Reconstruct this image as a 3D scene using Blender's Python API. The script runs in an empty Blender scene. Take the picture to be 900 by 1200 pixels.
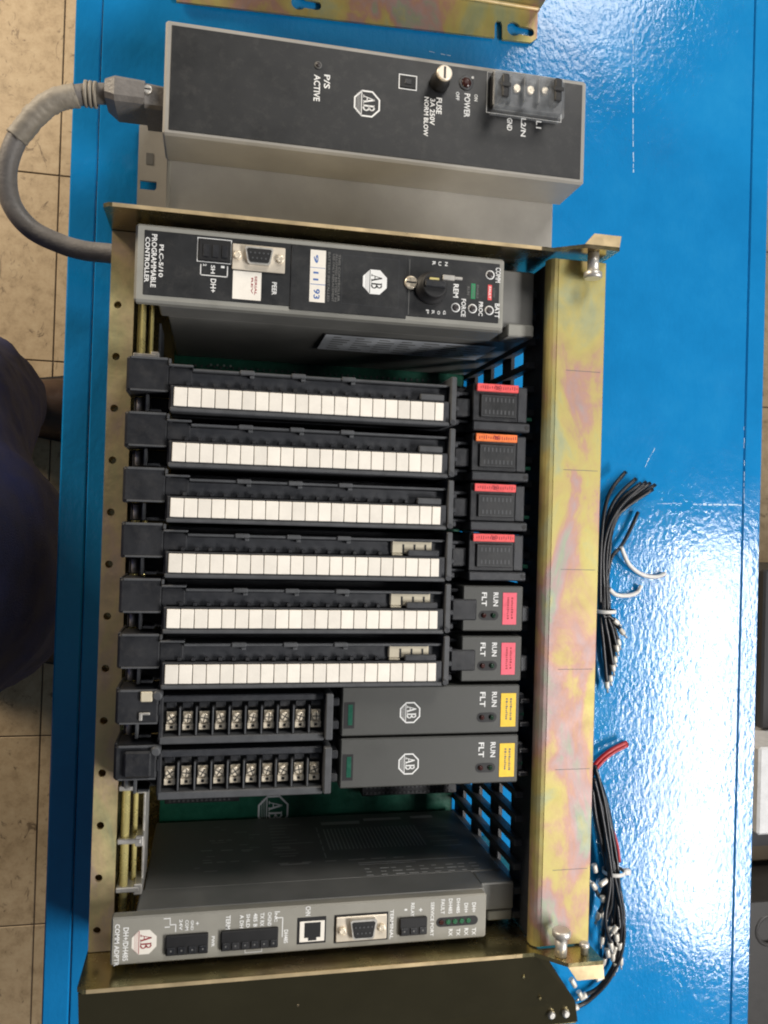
import bpy, bmesh, math, random
from mathutils import Matrix, Vector
random.seed(7)
S = 0.001                      # everything below is written in millimetres; the bench top is z = 0
scene = bpy.context.scene
C = scene.collection

# ------------------------------------------------------------------ camera, world, lights, exposure
cam_d = bpy.data.cameras.new('camera'); cam = bpy.data.objects.new('camera', cam_d); C.objects.link(cam)
cam_d.sensor_fit = 'VERTICAL'; cam_d.sensor_height = 36.0; cam_d.lens = 36.0*965.2/1200.0
cam_d.clip_start = 0.01; cam_d.clip_end = 50
cam.matrix_world = Matrix(((0.978625, -0.031159, -0.20328, 0.06102), (0.029429, 0.9995, -0.011526, 0.06270),
                           (0.203537, 0.005298, 0.979053, 0.67576), (0, 0, 0, 1)))
scene.camera = cam
world = bpy.data.worlds.new('World'); scene.world = world; world.use_nodes = True
bg = world.node_tree.nodes['Background']; bg.inputs[0].default_value = (0.80, 0.88, 1.0, 1); bg.inputs[1].default_value = 0.09
def area(name, loc, target, sx, sy, watts, col):
    d = bpy.data.lights.new(name, 'AREA'); d.shape = 'RECTANGLE'; d.size = sx; d.size_y = sy; d.energy = watts; d.color = col
    o = bpy.data.objects.new(name, d); C.objects.link(o); o.location = loc
    o.rotation_euler = (Vector(target)-Vector(loc)).to_track_quat('-Z', 'Y').to_euler()
    return o
area('window_light', (1.38, -0.50, 1.33), (0.0, -0.45, 1.05), 1.08, 0.33, 43, (1.0, 0.97, 0.94))
area('overhead_fill', (1.15, 2.25, 1.9), (0.2, 0.0, 0), 0.9, 0.9, 40, (1.0, 0.96, 0.90))  # added fill, no such source seen; brightens the sides facing it
area('floor_side_lamp', (-1.35, 1.60, 0.42), (-0.2, 0.4, -0.75), 0.5, 0.5, 47, (1.0, 0.85, 0.65))
vs = scene.view_settings; vs.view_transform = 'Standard'; vs.look = 'None'; vs.exposure = 0.14; vs.gamma = 1.0
vs.use_curve_mapping = False
scene.cycles.pixel_filter_type = 'BLACKMAN_HARRIS'; scene.cycles.filter_width = 2.0

# ------------------------------------------------------------------ materials
MATS = {}
def ramp_set(r, stops):
    el = r.color_ramp.elements
    while len(el) > 1: el.remove(el[-1])
    el[0].position = stops[0][0]; el[0].color = (*stops[0][1], 1)
    for p, c in stops[1:]:
        e = el.new(p); e.color = (*c, 1)
def mat(name, col, rough=0.5, metal=0.0, var=0.12, vscale=60, bump=0.0, bscale=900, rvar=0.08, spec=0.5, dust=0.0, coat=0.0, stops=None, sscale=14, sdist=0.6):
    m = bpy.data.materials.new(name); m.use_nodes = True; nt = m.node_tree; N = nt.nodes; L = nt.links
    b = N['Principled BSDF']; b.inputs['Metallic'].default_value = metal
    b.inputs['Specular IOR Level'].default_value = spec
    if coat: b.inputs['Coat Weight'].default_value = coat; b.inputs['Coat Roughness'].default_value = 0.15
    g = N.new('ShaderNodeNewGeometry')
    n1 = N.new('ShaderNodeTexNoise'); n1.inputs['Scale'].default_value = vscale; n1.inputs['Detail'].default_value = 6; n1.inputs['Roughness'].default_value = 0.65
    L.new(g.outputs['Position'], n1.inputs['Vector'])
    if stops:
        n2 = N.new('ShaderNodeTexNoise'); n2.inputs['Scale'].default_value = sscale; n2.inputs['Detail'].default_value = 6; n2.inputs['Roughness'].default_value = 0.6; n2.inputs['Distortion'].default_value = sdist
        mpz = N.new('ShaderNodeMapping'); mpz.inputs['Scale'].default_value = (1.25, 0.6, 1.0); L.new(g.outputs['Position'], mpz.inputs['Vector']); L.new(mpz.outputs['Vector'], n2.inputs['Vector'])
        rp = N.new('ShaderNodeValToRGB'); ramp_set(rp, stops); L.new(n2.outputs['Fac'], rp.inputs['Fac']); base = rp.outputs['Color']
    else:
        rgb = N.new('ShaderNodeRGB'); rgb.outputs[0].default_value = (*col, 1); base = rgb.outputs[0]
    mr = N.new('ShaderNodeMapRange'); mr.inputs['From Min'].default_value = 0.3; mr.inputs['From Max'].default_value = 0.7
    mr.inputs['To Min'].default_value = 1-var; mr.inputs['To Max'].default_value = 1+var; L.new(n1.outputs['Fac'], mr.inputs['Value'])
    mx = N.new('ShaderNodeVectorMath'); mx.operation = 'SCALE'; L.new(base, mx.inputs[0]); L.new(mr.outputs['Result'], mx.inputs['Scale'])
    out = mx.outputs['Vector']
    if name == 'white_label':
        oi = N.new('ShaderNodeObjectInfo'); mo = N.new('ShaderNodeMapRange'); mo.inputs['To Min'].default_value = 0.90; mo.inputs['To Max'].default_value = 1.05; L.new(oi.outputs['Random'], mo.inputs['Value'])
        mv = N.new('ShaderNodeVectorMath'); mv.operation = 'SCALE'; L.new(out, mv.inputs[0]); L.new(mo.outputs['Result'], mv.inputs['Scale']); out = mv.outputs['Vector']
    if dust:
        n3 = N.new('ShaderNodeTexNoise'); n3.inputs['Scale'].default_value = 130; n3.inputs['Detail'].default_value = 8; n3.inputs['Roughness'].default_value = 0.75
        L.new(g.outputs['Position'], n3.inputs['Vector'])
        m3 = N.new('ShaderNodeMapRange'); m3.inputs['From Min'].default_value = 0.5; m3.inputs['From Max'].default_value = 0.8; m3.inputs['To Max'].default_value = dust
        L.new(n3.outputs['Fac'], m3.inputs['Value'])
        mix = N.new('ShaderNodeMix'); mix.data_type = 'RGBA'; L.new(m3.outputs['Result'], mix.inputs[0]); L.new(out, mix.inputs[6]); mix.inputs[7].default_value = (0.30, 0.28, 0.25, 1)
        out = mix.outputs[2]
    L.new(out, b.inputs['Base Color'])
    r2 = N.new('ShaderNodeMapRange'); r2.inputs['From Min'].default_value = 0.3; r2.inputs['From Max'].default_value = 0.7
    r2.inputs['To Min'].default_value = max(0.03, rough-rvar); r2.inputs['To Max'].default_value = min(1, rough+rvar)
    L.new(n1.outputs['Fac'], r2.inputs['Value']); L.new(r2.outputs['Result'], b.inputs['Roughness'])
    if bump:
        nb = N.new('ShaderNodeTexNoise'); nb.inputs['Scale'].default_value = bscale; nb.inputs['Detail'].default_value = 3
        L.new(g.outputs['Position'], nb.inputs['Vector'])
        bp = N.new('ShaderNodeBump'); bp.inputs['Strength'].default_value = bump; bp.inputs['Distance'].default_value = 0.001
        L.new(nb.outputs['Fac'], bp.inputs['Height']); L.new(bp.outputs['Normal'], b.inputs['Normal'])
    MATS[name] = m
    return m
ZS = [(0.28, (0.26, 0.31, 0.20)), (0.37, (0.36, 0.37, 0.22)), (0.45, (0.45, 0.39, 0.15)), (0.51, (0.44, 0.35, 0.16)), (0.56, (0.42, 0.26, 0.21)), (0.61, (0.38, 0.28, 0.27)), (0.66, (0.30, 0.33, 0.26)), (0.74, (0.42, 0.38, 0.17))]
mat('zinc', None, 0.60, 0.75, 0.07, 90, 0.05, 500, 0.08, stops=ZS, sscale=19, sdist=0.5)
ZB = [(0.30, (0.34, 0.32, 0.17)), (0.5, (0.46, 0.38, 0.19)), (0.62, (0.40, 0.31, 0.19)), (0.72, (0.28, 0.29, 0.18))]
mat('zinc_darkened', (0.22, 0.185, 0.10), 0.20, 0.95, 0.08, 12, 0.03, 300, 0.05)  # zinc copy with its dark reflection put into the colour
mat('zinc_brown', None, 0.24, 0.95, 0.10, 90, 0.05, 500, 0.08, stops=ZB, sscale=16, sdist=0.8)
ZF_ = [(0.30, (0.48, 0.48, 0.28)), (0.42, (0.64, 0.56, 0.29)), (0.52, (0.68, 0.54, 0.30)), (0.60, (0.62, 0.47, 0.33)), (0.68, (0.54, 0.48, 0.32)), (0.76, (0.46, 0.50, 0.33))]
mat('zinc_flange', None, 0.55, 0.8, 0.12, 90, 0.08, 500, 0.08, stops=ZF_, sscale=22, sdist=0.6)
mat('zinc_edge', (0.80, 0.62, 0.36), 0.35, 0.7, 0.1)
mat('brass_rod', (0.92, 0.80, 0.34), 0.28, 0.6, 0.15)
mat('steel', (0.58, 0.56, 0.52), 0.45, 0.7, 0.15, 200)
mat('nickel', (0.86, 0.76, 0.60), 0.3, 0.35, 0.3, 500)
mat('black_plastic', (0.014, 0.015, 0.018), 0.42, 0, 0.2, 120, 0.15, 1500, 0.1, dust=0.10)
mat('charcoal_plastic', (0.026, 0.028, 0.033), 0.45, 0, 0.15, 120, 0.15, 1500, 0.1, dust=0.08)
mat('rib_plastic', (0.062, 0.065, 0.070), 0.5, 0, 0.15, 120, 0.1, 1500)
mat('deep_black', (0.006, 0.006, 0.007), 0.6, 0, 0.2)
mat('panel_black', (0.013, 0.014, 0.0155), 0.46, 0, 0.2, 35, 0.12, 2500, 0.1, dust=0.09)
mat('olive_front', (0.060, 0.061, 0.056), 0.55, 0, 0.08, 60, 0.15, 2500)
mat('grey_bezel', (0.27, 0.265, 0.235), 0.5, 0, 0.08, 60, 0.1, 2500, dust=0.05)
mat('psu_grey', (0.32, 0.305, 0.275), 0.55, 0, 0.13, 18, 0.15, 1800, dust=0.14)
mat('adapter_grey', (0.26, 0.25, 0.215), 0.5, 0, 0.07, 40, 0.1, 2500)
mat('module_side', (0.17, 0.168, 0.158), 0.42, 0.1, 0.12, 30, 0.08, 1500, dust=0.06)
mat('legend_grey', (0.13, 0.13, 0.125), 0.6)
mat('legend_side', (0.50, 0.50, 0.48), 0.6)
mat('sticker_grey', (0.66, 0.69, 0.73), 0.35)
mat('white_print', (0.78, 0.78, 0.76), 0.5, 0, 0.05)
mat('black_print', (0.015, 0.015, 0.015), 0.5)
mat('white_label', (0.80, 0.755, 0.675), 0.55, 0, 0.05, 90, 0.1, 900, dust=0.12)
mat('cap_black', (0.011, 0.012, 0.015), 0.5, 0, 0.2, 60, 0.08, 1500, 0.12, dust=0.07)
mat('cream_metal', (0.74, 0.66, 0.54), 0.35, 0.3, 0.08)
mat('tan_insert', (0.50, 0.45, 0.34), 0.5, 0, 0.1)
mat('red_label', (0.80, 0.10, 0.10), 0.45, 0, 0.12, 400)
mat('orange_label', (0.85, 0.20, 0.05), 0.45, 0, 0.12, 400)
mat('pink_label', (0.80, 0.11, 0.16), 0.45, 0, 0.12, 300)
mat('yellow_label', (0.85, 0.55, 0.03), 0.45, 0, 0.10, 300)
mat('red_ink', (0.30, 0.02, 0.03), 0.5); mat('blue_ink', (0.06, 0.14, 0.38), 0.5)
mat('green_ink', (0.02, 0.25, 0.10), 0.5)
mat('pcb', (0.005, 0.075, 0.045), 0.35, 0, 0.25, 150, 0.2, 400)
mat('solder', (0.55, 0.55, 0.52), 0.35, 0.9)
mat('led_green', (0.012, 0.035, 0.02), 0.2); mat('led_red', (0.04, 0.012, 0.01), 0.2); mat('led_dark', (0.05, 0.045, 0.045), 0.25)
mat('lamp_green', (0.03, 0.12, 0.06), 0.25)
mat('cable_grey', (0.16, 0.148, 0.138), 0.5, 0, 0.22, 60, 0.3, 500, dust=0.2)
mat('tape', (0.26, 0.23, 0.185), 0.6, 0, 0.15, 60, 0.4, 250)
mat('wire_black', (0.010, 0.010, 0.012), 0.35); mat('wire_white', (0.72, 0.70, 0.66), 0.45); mat('wire_red', (0.42, 0.012, 0.015), 0.4)
mat('ferrule', (0.70, 0.66, 0.58), 0.4, 0.2, 0.1)
mat('navy_cloth', (0.013, 0.018, 0.075), 0.8, 0, 0.4, 40, 0.9, 900)
mat('shoe_leather', (0.055, 0.032, 0.022), 0.4, 0, 0.3, 40, 0.3, 400)
mat('skin', (0.45, 0.26, 0.18), 0.5); mat('hair', (0.02, 0.014, 0.01), 0.6)
mat('wood_leg', (0.02, 0.10, 0.22), 0.5)
mat('box_white', (0.80, 0.80, 0.80), 0.6); mat('box_black', (0.03, 0.03, 0.033), 0.5); mat('cabinet_grey', (0.048, 0.045, 0.043), 0.5); mat('brown_card', (0.10, 0.075, 0.045), 0.7)
mat('grout', (0.09, 0.065, 0.045), 0.8)
mat('scratch', (0.55, 0.72, 0.85), 0.5, 0, 0.3, 400)
# scuffed clear acrylic
m = bpy.data.materials.new('acrylic'); m.use_nodes = True; N = m.node_tree.nodes; b = N['Principled BSDF']
b.inputs['Base Color'].default_value = (0.62, 0.66, 0.70, 1); b.inputs['Roughness'].default_value = 0.22
tr_ = N.new('ShaderNodeBsdfTransparent'); mx_ = N.new('ShaderNodeMixShader'); mx_.inputs[0].default_value = 0.30
gn = N.new('ShaderNodeTexNoise'); gn.inputs['Scale'].default_value = 120; gn.inputs['Detail'].default_value = 6
gm = N.new('ShaderNodeMapRange'); gm.inputs['From Min'].default_value = 0.3; gm.inputs['From Max'].default_value = 0.75; gm.inputs['To Min'].default_value = 0.03; gm.inputs['To Max'].default_value = 0.14
gg = N.new('ShaderNodeNewGeometry'); m.node_tree.links.new(gg.outputs['Position'], gn.inputs['Vector']); m.node_tree.links.new(gn.outputs['Fac'], gm.inputs['Value']); m.node_tree.links.new(gm.outputs['Result'], mx_.inputs[0])
m.node_tree.links.new(tr_.outputs[0], mx_.inputs[1]); m.node_tree.links.new(b.outputs[0], mx_.inputs[2]); m.node_tree.links.new(mx_.outputs[0], N['Material Output'].inputs['Surface'])
MATS['acrylic'] = m
# brushed-on blue bench paint: glossy, ridged by the roller
def paint():
    m = bpy.data.materials.new('blue_paint'); m.use_nodes = True; nt = m.node_tree; N = nt.nodes; L = nt.links; b = N['Principled BSDF']
    g = N.new('ShaderNodeNewGeometry')
    mp = N.new('ShaderNodeMapping'); mp.inputs['Scale'].default_value = (1.0, 0.62, 1.0); L.new(g.outputs['Position'], mp.inputs['Vector'])
    n = N.new('ShaderNodeTexNoise'); n.inputs['Scale'].default_value = 7; n.inputs['Detail'].default_value = 8; n.inputs['Roughness'].default_value = 0.7; L.new(g.outputs['Position'], n.inputs['Vector'])
    r = N.new('ShaderNodeValToRGB'); ramp_set(r, [(0.30, (0.005, 0.18, 0.45)), (0.52, (0.008, 0.215, 0.52)), (0.72, (0.016, 0.25, 0.56))]); L.new(n.outputs['Fac'], r.inputs['Fac'])
    sp = N.new('ShaderNodeTexNoise'); sp.inputs['Scale'].default_value = 95; sp.inputs['Detail'].default_value = 5; sp.inputs['Roughness'].default_value = 0.8; L.new(g.outputs['Position'], sp.inputs['Vector'])
    ms = N.new('ShaderNodeMapRange'); ms.inputs['From Min'].default_value = 0.68; ms.inputs['From Max'].default_value = 0.76; ms.inputs['To Max'].default_value = 0.7; L.new(sp.outputs['Fac'], ms.inputs['Value'])
    mx = N.new('ShaderNodeMix'); mx.data_type = 'RGBA'; L.new(ms.outputs['Result'], mx.inputs[0]); L.new(r.outputs['Color'], mx.inputs[6]); mx.inputs[7].default_value = (0.006, 0.05, 0.13, 1)
    L.new(mx.outputs[2], b.inputs['Base Color'])
    b.inputs['Specular IOR Level'].default_value = 0.42
    rn = N.new('ShaderNodeTexNoise'); rn.inputs['Scale'].default_value = 16; rn.inputs['Detail'].default_value = 7; rn.inputs['Roughness'].default_value = 0.7; L.new(g.outputs['Position'], rn.inputs['Vector'])
    rm = N.new('ShaderNodeMapRange'); rm.inputs['From Min'].default_value = 0.38; rm.inputs['From Max'].default_value = 0.66; rm.inputs['To Min'].default_value = 0.06; rm.inputs['To Max'].default_value = 0.17; L.new(rn.outputs['Fac'], rm.inputs['Value']); L.new(rm.outputs['Result'], b.inputs['Roughness'])
    n1 = N.new('ShaderNodeTexNoise'); n1.inputs['Scale'].default_value = 250; n1.inputs['Detail'].default_value = 3; n1.inputs['Roughness'].default_value = 0.55; L.new(mp.outputs['Vector'], n1.inputs['Vector'])
    n2 = N.new('ShaderNodeTexNoise'); n2.inputs['Scale'].default_value = 38; n2.inputs['Detail'].default_value = 2; L.new(mp.outputs['Vector'], n2.inputs['Vector'])
    ad = N.new('ShaderNodeMath'); ad.operation = 'MULTIPLY_ADD'; L.new(n2.outputs['Fac'], ad.inputs[0]); ad.inputs[1].default_value = 0.8; L.new(n1.outputs['Fac'], ad.inputs[2])
    bp = N.new('ShaderNodeBump'); bp.inputs['Strength'].default_value = 0.27; bp.inputs['Distance'].default_value = 0.0010
    L.new(ad.outputs[0], bp.inputs['Height']); L.new(bp.outputs['Normal'], b.inputs['Normal'])
    MATS['blue_paint'] = m
paint()
# vinyl floor tile: beige with streaks, scuffs and dark flecks
def tile_mat():
    m = bpy.data.materials.new('floor_vinyl'); m.use_nodes = True; nt = m.node_tree; N = nt.nodes; L = nt.links; b = N['Principled BSDF']
    g = N.new('ShaderNodeNewGeometry')
    n = N.new('ShaderNodeTexNoise'); n.inputs['Scale'].default_value = 45; n.inputs['Detail'].default_value = 8; n.inputs['Roughness'].default_value = 0.75; n.inputs['Distortion'].default_value = 0.1; L.new(g.outputs['Position'], n.inputs['Vector'])
    r = N.new('ShaderNodeValToRGB'); ramp_set(r, [(0.26, (0.11, 0.075, 0.04)), (0.36, (0.30, 0.22, 0.13)), (0.5, (0.40, 0.30, 0.185)), (0.72, (0.47, 0.37, 0.24))]); L.new(n.outputs['Fac'], r.inputs['Fac'])
    sp = N.new('ShaderNodeTexNoise'); sp.inputs['Scale'].default_value = 34; sp.inputs['Detail'].default_value = 4; sp.inputs['Roughness'].default_value = 0.75; sp.inputs['Distortion'].default_value = 1.5
    mp = N.new('ShaderNodeMapping'); mp.inputs['Scale'].default_value = (1.3, 0.7, 1); mp.inputs['Location'].default_value = (3.1, 1.7, 0); L.new(g.outputs['Position'], mp.inputs['Vector']); L.new(mp.outputs['Vector'], sp.inputs['Vector'])
    ms = N.new('ShaderNodeMapRange'); ms.inputs['From Min'].default_value = 0.60; ms.inputs['From Max'].default_value = 0.68; ms.inputs['To Max'].default_value = 0.8; L.new(sp.outputs['Fac'], ms.inputs['Value'])
    mx = N.new('ShaderNodeMix'); mx.data_type = 'RGBA'; L.new(ms.outputs['Result'], mx.inputs[0]); L.new(r.outputs['Color'], mx.inputs[6]); mx.inputs[7].default_value = (0.10, 0.065, 0.035, 1)
    L.new(mx.outputs[2], b.inputs['Base Color']); b.inputs['Roughness'].default_value = 0.5
    MATS['floor_vinyl'] = m
tile_mat()

# ------------------------------------------------------------------ mesh helpers
class MB:
    def __init__(s): s.v = []; s.f = []; s.sm = []
    def add(s, vs, fs, smooth=False):
        o = len(s.v); s.v += [tuple(p) for p in vs]; s.f += [tuple(i+o for i in f) for f in fs]; s.sm += [smooth]*len(fs); return s
    def box(s, x0, x1, y0, y1, z0, z1, c=0.0):
        if x0 > x1: x0, x1 = x1, x0
        if y0 > y1: y0, y1 = y1, y0
        c = min(c, (x1-x0)*.4, (y1-y0)*.4, (z1-z0)*.4)
        if c <= 0:
            vs = [(x, y, z) for x in (x0, x1) for y in (y0, y1) for z in (z0, z1)]
            return s.add(vs, [(0, 1, 3, 2), (4, 6, 7, 5), (0, 4, 5, 1), (2, 3, 7, 6), (0, 2, 6, 4), (1, 5, 7, 3)])
        vs = []; idx = {}
        lo = (x0, y0, z0); hi = (x1, y1, z1)
        for cx in (0, 1):
            for cy in (0, 1):
                for cz in (0, 1):
                    k = (cx, cy, cz)
                    for a in range(3):
                        p = [(hi[d] if k[d] else lo[d]) if d == a else ((hi[d]-c) if k[d] else (lo[d]+c)) for d in range(3)]
                        idx[(k, a)] = len(vs); vs.append(p)
        fs = []
        for a in range(3):
            b_, c_ = (a+1) % 3, (a+2) % 3
            for e in (0, 1):
                q = []
                for (i, j) in ((0, 0), (1, 0), (1, 1), (0, 1)):
                    k = [0]*3; k[a] = e; k[b_] = i; k[c_] = j; q.append(idx[(tuple(k), a)])
                fs.append(q if e else q[::-1])
            for i in (0, 1):
                for j in (0, 1):
                    k0 = [0]*3; k0[b_] = i; k0[c_] = j; k1 = list(k0); k1[a] = 1
                    k0 = tuple(k0); k1 = tuple(k1)
                    q = [idx[(k0, b_)], idx[(k1, b_)], idx[(k1, c_)], idx[(k0, c_)]]
                    fs.append(q if (i == j) else q[::-1])
        for k in [(x, y, z) for x in (0, 1) for y in (0, 1) for z in (0, 1)]:
            q = [idx[(k, 0)], idx[(k, 1)], idx[(k, 2)]]
            fs.append(q if sum(k) % 2 == 1 else q[::-1])
        return s.add(vs, fs)
    def rbox(s, rc, z0, z1, c=0.0): return s.box(rc[0], rc[1], rc[2], rc[3], z0, z1, c)
    def cyl(s, c, r, h, axis='z', n=20, r2=None, cap=True, bev=0.0):
        r2 = r if r2 is None else r2
        prof = [(0, r)] + ([(h-bev, r2), (h, r2-bev)] if bev else [(h, r2)])
        return s.lathe(c, prof, axis, n, cap)
    def lathe(s, c, prof, axis='z', n=20, cap=True):
        def tr(a, b, t):
            p = {'z': (a, b, t), 'y': (b, t, a), 'x': (t, a, b)}[axis]
            return (c[0]+p[0], c[1]+p[1], c[2]+p[2])
        vs = []; fs = []
        for (t, r) in prof:
            for i in range(n):
                an = 2*math.pi*i/n; vs.append(tr(r*math.cos(an), r*math.sin(an), t))
        k = len(prof)
        for j in range(k-1):
            for i in range(n): fs.append((j*n+i, j*n+(i+1) % n, (j+1)*n+(i+1) % n, (j+1)*n+i))
        s.add(vs, fs, True)
        if cap:
            o = len(s.v)-len(vs)
            s.f.append(tuple(o+i for i in range(n))[::-1]); s.sm.append(False)
            s.f.append(tuple(o+(k-1)*n+i for i in range(n))); s.sm.append(False)
        return s
    def prism(s, poly, z0, z1):
        n = len(poly); vs = [(x, y, z0) for x, y in poly]+[(x, y, z1) for x, y in poly]
        fs = [tuple(range(n))[::-1], tuple(range(n, 2*n))]+[(i, (i+1) % n, n+(i+1) % n, n+i) for i in range(n)]
        return s.add(vs, fs)
    def tube(s, pts, r, n=10, sub=6, cap=True):
        P = [Vector(p) for p in pts]
        rs = r if isinstance(r, (list, tuple)) else None
        Q = []; RR = []
        for i in range(len(P)-1):
            a = P[max(i-1, 0)]; b_ = P[i]; c_ = P[i+1]; d = P[min(i+2, len(P)-1)]
            for k in range(sub):
                t = k/sub
                Q.append(0.5*((2*b_)+(c_-a)*t+(2*a-5*b_+4*c_-d)*t*t+(3*b_-a-3*c_+d)*t**3))
                RR.append(rs[i]*(1-t)+rs[i+1]*t if rs else r)
        Q.append(P[-1]); RR.append(rs[-1] if rs else r)
        vs = []; fs = []; up = Vector((0.13, 0.21, 1)).normalized()
        for i, q in enumerate(Q):
            t = (Q[min(i+1, len(Q)-1)]-Q[max(i-1, 0)]).normalized()
            u = t.cross(up)
            if u.length < 1e-4: u = t.cross(Vector((1, 0, 0)))
            u.normalize(); w = t.cross(u).normalized()
            for k in range(n):
                an = 2*math.pi*k/n; vs.append(q+RR[i]*(math.cos(an)*u+math.sin(an)*w))
        for i in range(len(Q)-1):
            for k in range(n): fs.append((i*n+k, i*n+(k+1) % n, (i+1)*n+(k+1) % n, (i+1)*n+k))
        s.add(vs, fs, True)
        if cap:
            o = len(s.v)-len(vs); m_ = len(Q)-1
            s.f.append(tuple(o+k for k in range(n))); s.sm.append(False)
            s.f.append(tuple(o+m_*n+k for k in range(n))[::-1]); s.sm.append(False)
        return s
    def mesh(s, name, material, off=(0, 0, 0)):
        me = bpy.data.meshes.new(name)
        me.from_pydata([((x-off[0])*S, (y-off[1])*S, (z-off[2])*S) for x, y, z in s.v], [], s.f)
        bm = bmesh.new(); bm.from_mesh(me); bmesh.ops.recalc_face_normals(bm, faces=bm.faces); bm.to_mesh(me); bm.free()
        for p, k in zip(me.polygons, s.sm): p.use_smooth = k
        me.materials.append(MATS[material]); me.update()
        return me
ROOTLOC = {}
def root_of(o):
    while o.parent: o = o.parent
    return o
def off_of(parent):
    if parent is None: return (0, 0, 0)
    return ROOTLOC.get(root_of(parent).name, (0, 0, 0))
def obj(name, mb, material, parent=None):
    o = bpy.data.objects.new(name, mb.mesh(name, material, off_of(parent)) if isinstance(mb, MB) else mb)
    if name in ('printed_lines', 'fine_print', 'strip_print', 'numeral_row', 'side_legend', 'contact_row', 'pin_hole', 'solder_pad', 'label_rule'): o['kind'] = 'stuff'
    C.objects.link(o)
    if parent: o.parent = parent
    return o
def tag(o, label=None, cat=None, group=None, kind=None):
    if label: o['label'] = label
    if cat: o['category'] = cat
    if group: o['group'] = group
    if kind: o['kind'] = kind
    return o
def thing(name, label, cat, loc, group=None):
    o = bpy.data.objects.new(name, None); C.objects.link(o); o.empty_display_size = 0.01
    o.location = (loc[0]*S, loc[1]*S, loc[2]*S); ROOTLOC[o.name] = tuple(loc)
    return tag(o, label, cat, group)
def copy_tree(o, parent=None):
    c = o.copy(); C.objects.link(c); c.parent = parent
    for ch in list(o.children): copy_tree(ch, c)
    return c
def plate(name, outer, holes, z0, z1, material, parent=None):
    """flat sheet with real holes"""
    off = off_of(parent)
    bm = bmesh.new(); edges = []
    for loop in [outer]+holes:
        vs = [bm.verts.new(((x-off[0])*S, (y-off[1])*S, (z0-off[2])*S)) for x, y in loop]
        for i in range(len(vs)): edges.append(bm.edges.new((vs[i], vs[(i+1) % len(vs)])))
    bmesh.ops.triangle_fill(bm, use_beauty=True, edges=edges)
    r = bmesh.ops.extrude_face_region(bm, geom=bm.faces[:])
    bmesh.ops.translate(bm, verts=[e for e in r['geom'] if isinstance(e, bmesh.types.BMVert)], vec=(0, 0, (z1-z0)*S))
    bmesh.ops.recalc_face_normals(bm, faces=bm.faces)
    me = bpy.data.meshes.new(name); bm.to_mesh(me); bm.free(); me.materials.append(MATS[material])
    o = bpy.data.objects.new(name, me); C.objects.link(o)
    if parent: o.parent = parent
    return o
def circ(x, y, r, n=14, a0=0.0, a1=2*math.pi):
    return [(x+r*math.cos(a0+(a1-a0)*i/n), y+r*math.sin(a0+(a1-a0)*i/n)) for i in range(n)]
TXT = {}
def text_mesh(s):
    if s in TXT: return TXT[s]
    cu = bpy.data.curves.new('t', 'FONT'); cu.body = s; cu.resolution_u = 2; cu.offset = 0.02
    o = bpy.data.objects.new('t', cu); C.objects.link(o); dg = bpy.context.evaluated_depsgraph_get(); dg.update()
    me = o.evaluated_get(dg).to_mesh(); vs = [tuple(v.co) for v in me.vertices]; fs = [tuple(p.vertices) for p in me.polygons]
    bpy.data.objects.remove(o); bpy.data.curves.remove(cu)
    TXT[s] = (vs, fs); return TXT[s]
def lettering(items, z, material, parent, name='lettering', t=0.12):
    """items: (string, (X0, X1, Y0, Y1)); the writing reads towards -Y with its head towards +X"""
    for s_, (X0, X1, Y0, Y1) in items:
        mb = MB(); vs, fs = text_mesh(s_)
        a0 = min(v[0] for v in vs); a1 = max(v[0] for v in vs); b0 = min(v[1] for v in vs); b1 = max(v[1] for v in vs)
        mb.add([(X0+(v[1]-b0)/(b1-b0)*(X1-X0), Y1-(v[0]-a0)/(a1-a0)*(Y1-Y0), z+t) for v in vs], fs)
        obj(name, mb, material, parent)
def glyph_AB():
    """serif A and B as strips in a 2 x 1 box, reading right, up = +v"""
    q = []
    def st(p0, p1, w):
        dx, dy = p1[0]-p0[0], p1[1]-p0[1]; l = math.hypot(dx, dy); nx, ny = -dy/l*w/2, dx/l*w/2
        q.append([(p0[0]+nx, p0[1]+ny), (p0[0]-nx, p0[1]-ny), (p1[0]-nx, p1[1]-ny), (p1[0]+nx, p1[1]+ny)])
    st((0.14, 0.0), (0.48, 1.0), 0.09); st((0.46, 1.0), (0.82, 0.0), 0.19); st((0.26, 0.34), (0.70, 0.34), 0.08)
    st((0.0, 0.035), (0.32, 0.035), 0.07); st((0.62, 0.035), (1.0, 0.035), 0.07)
    st((1.24, 0.0), (1.24, 1.0), 0.19); st((1.08, 0.035), (1.45, 0.035), 0.07); st((1.08, 0.965), (1.45, 0.965), 0.07)
    for (cy, ry, rx) in ((0.755, 0.21, 0.30), (0.275, 0.24, 0.36)):
        pts = [(1.42+rx*math.cos(a), cy+ry*math.sin(a)) for a in [math.pi/2-math.pi*i/8 for i in range(9)]]
        for i in range(8): st(pts[i], pts[i+1], 0.15)
    st((1.2, 0.515), (1.46, 0.515), 0.08)
    return q
AB = glyph_AB()
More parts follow.
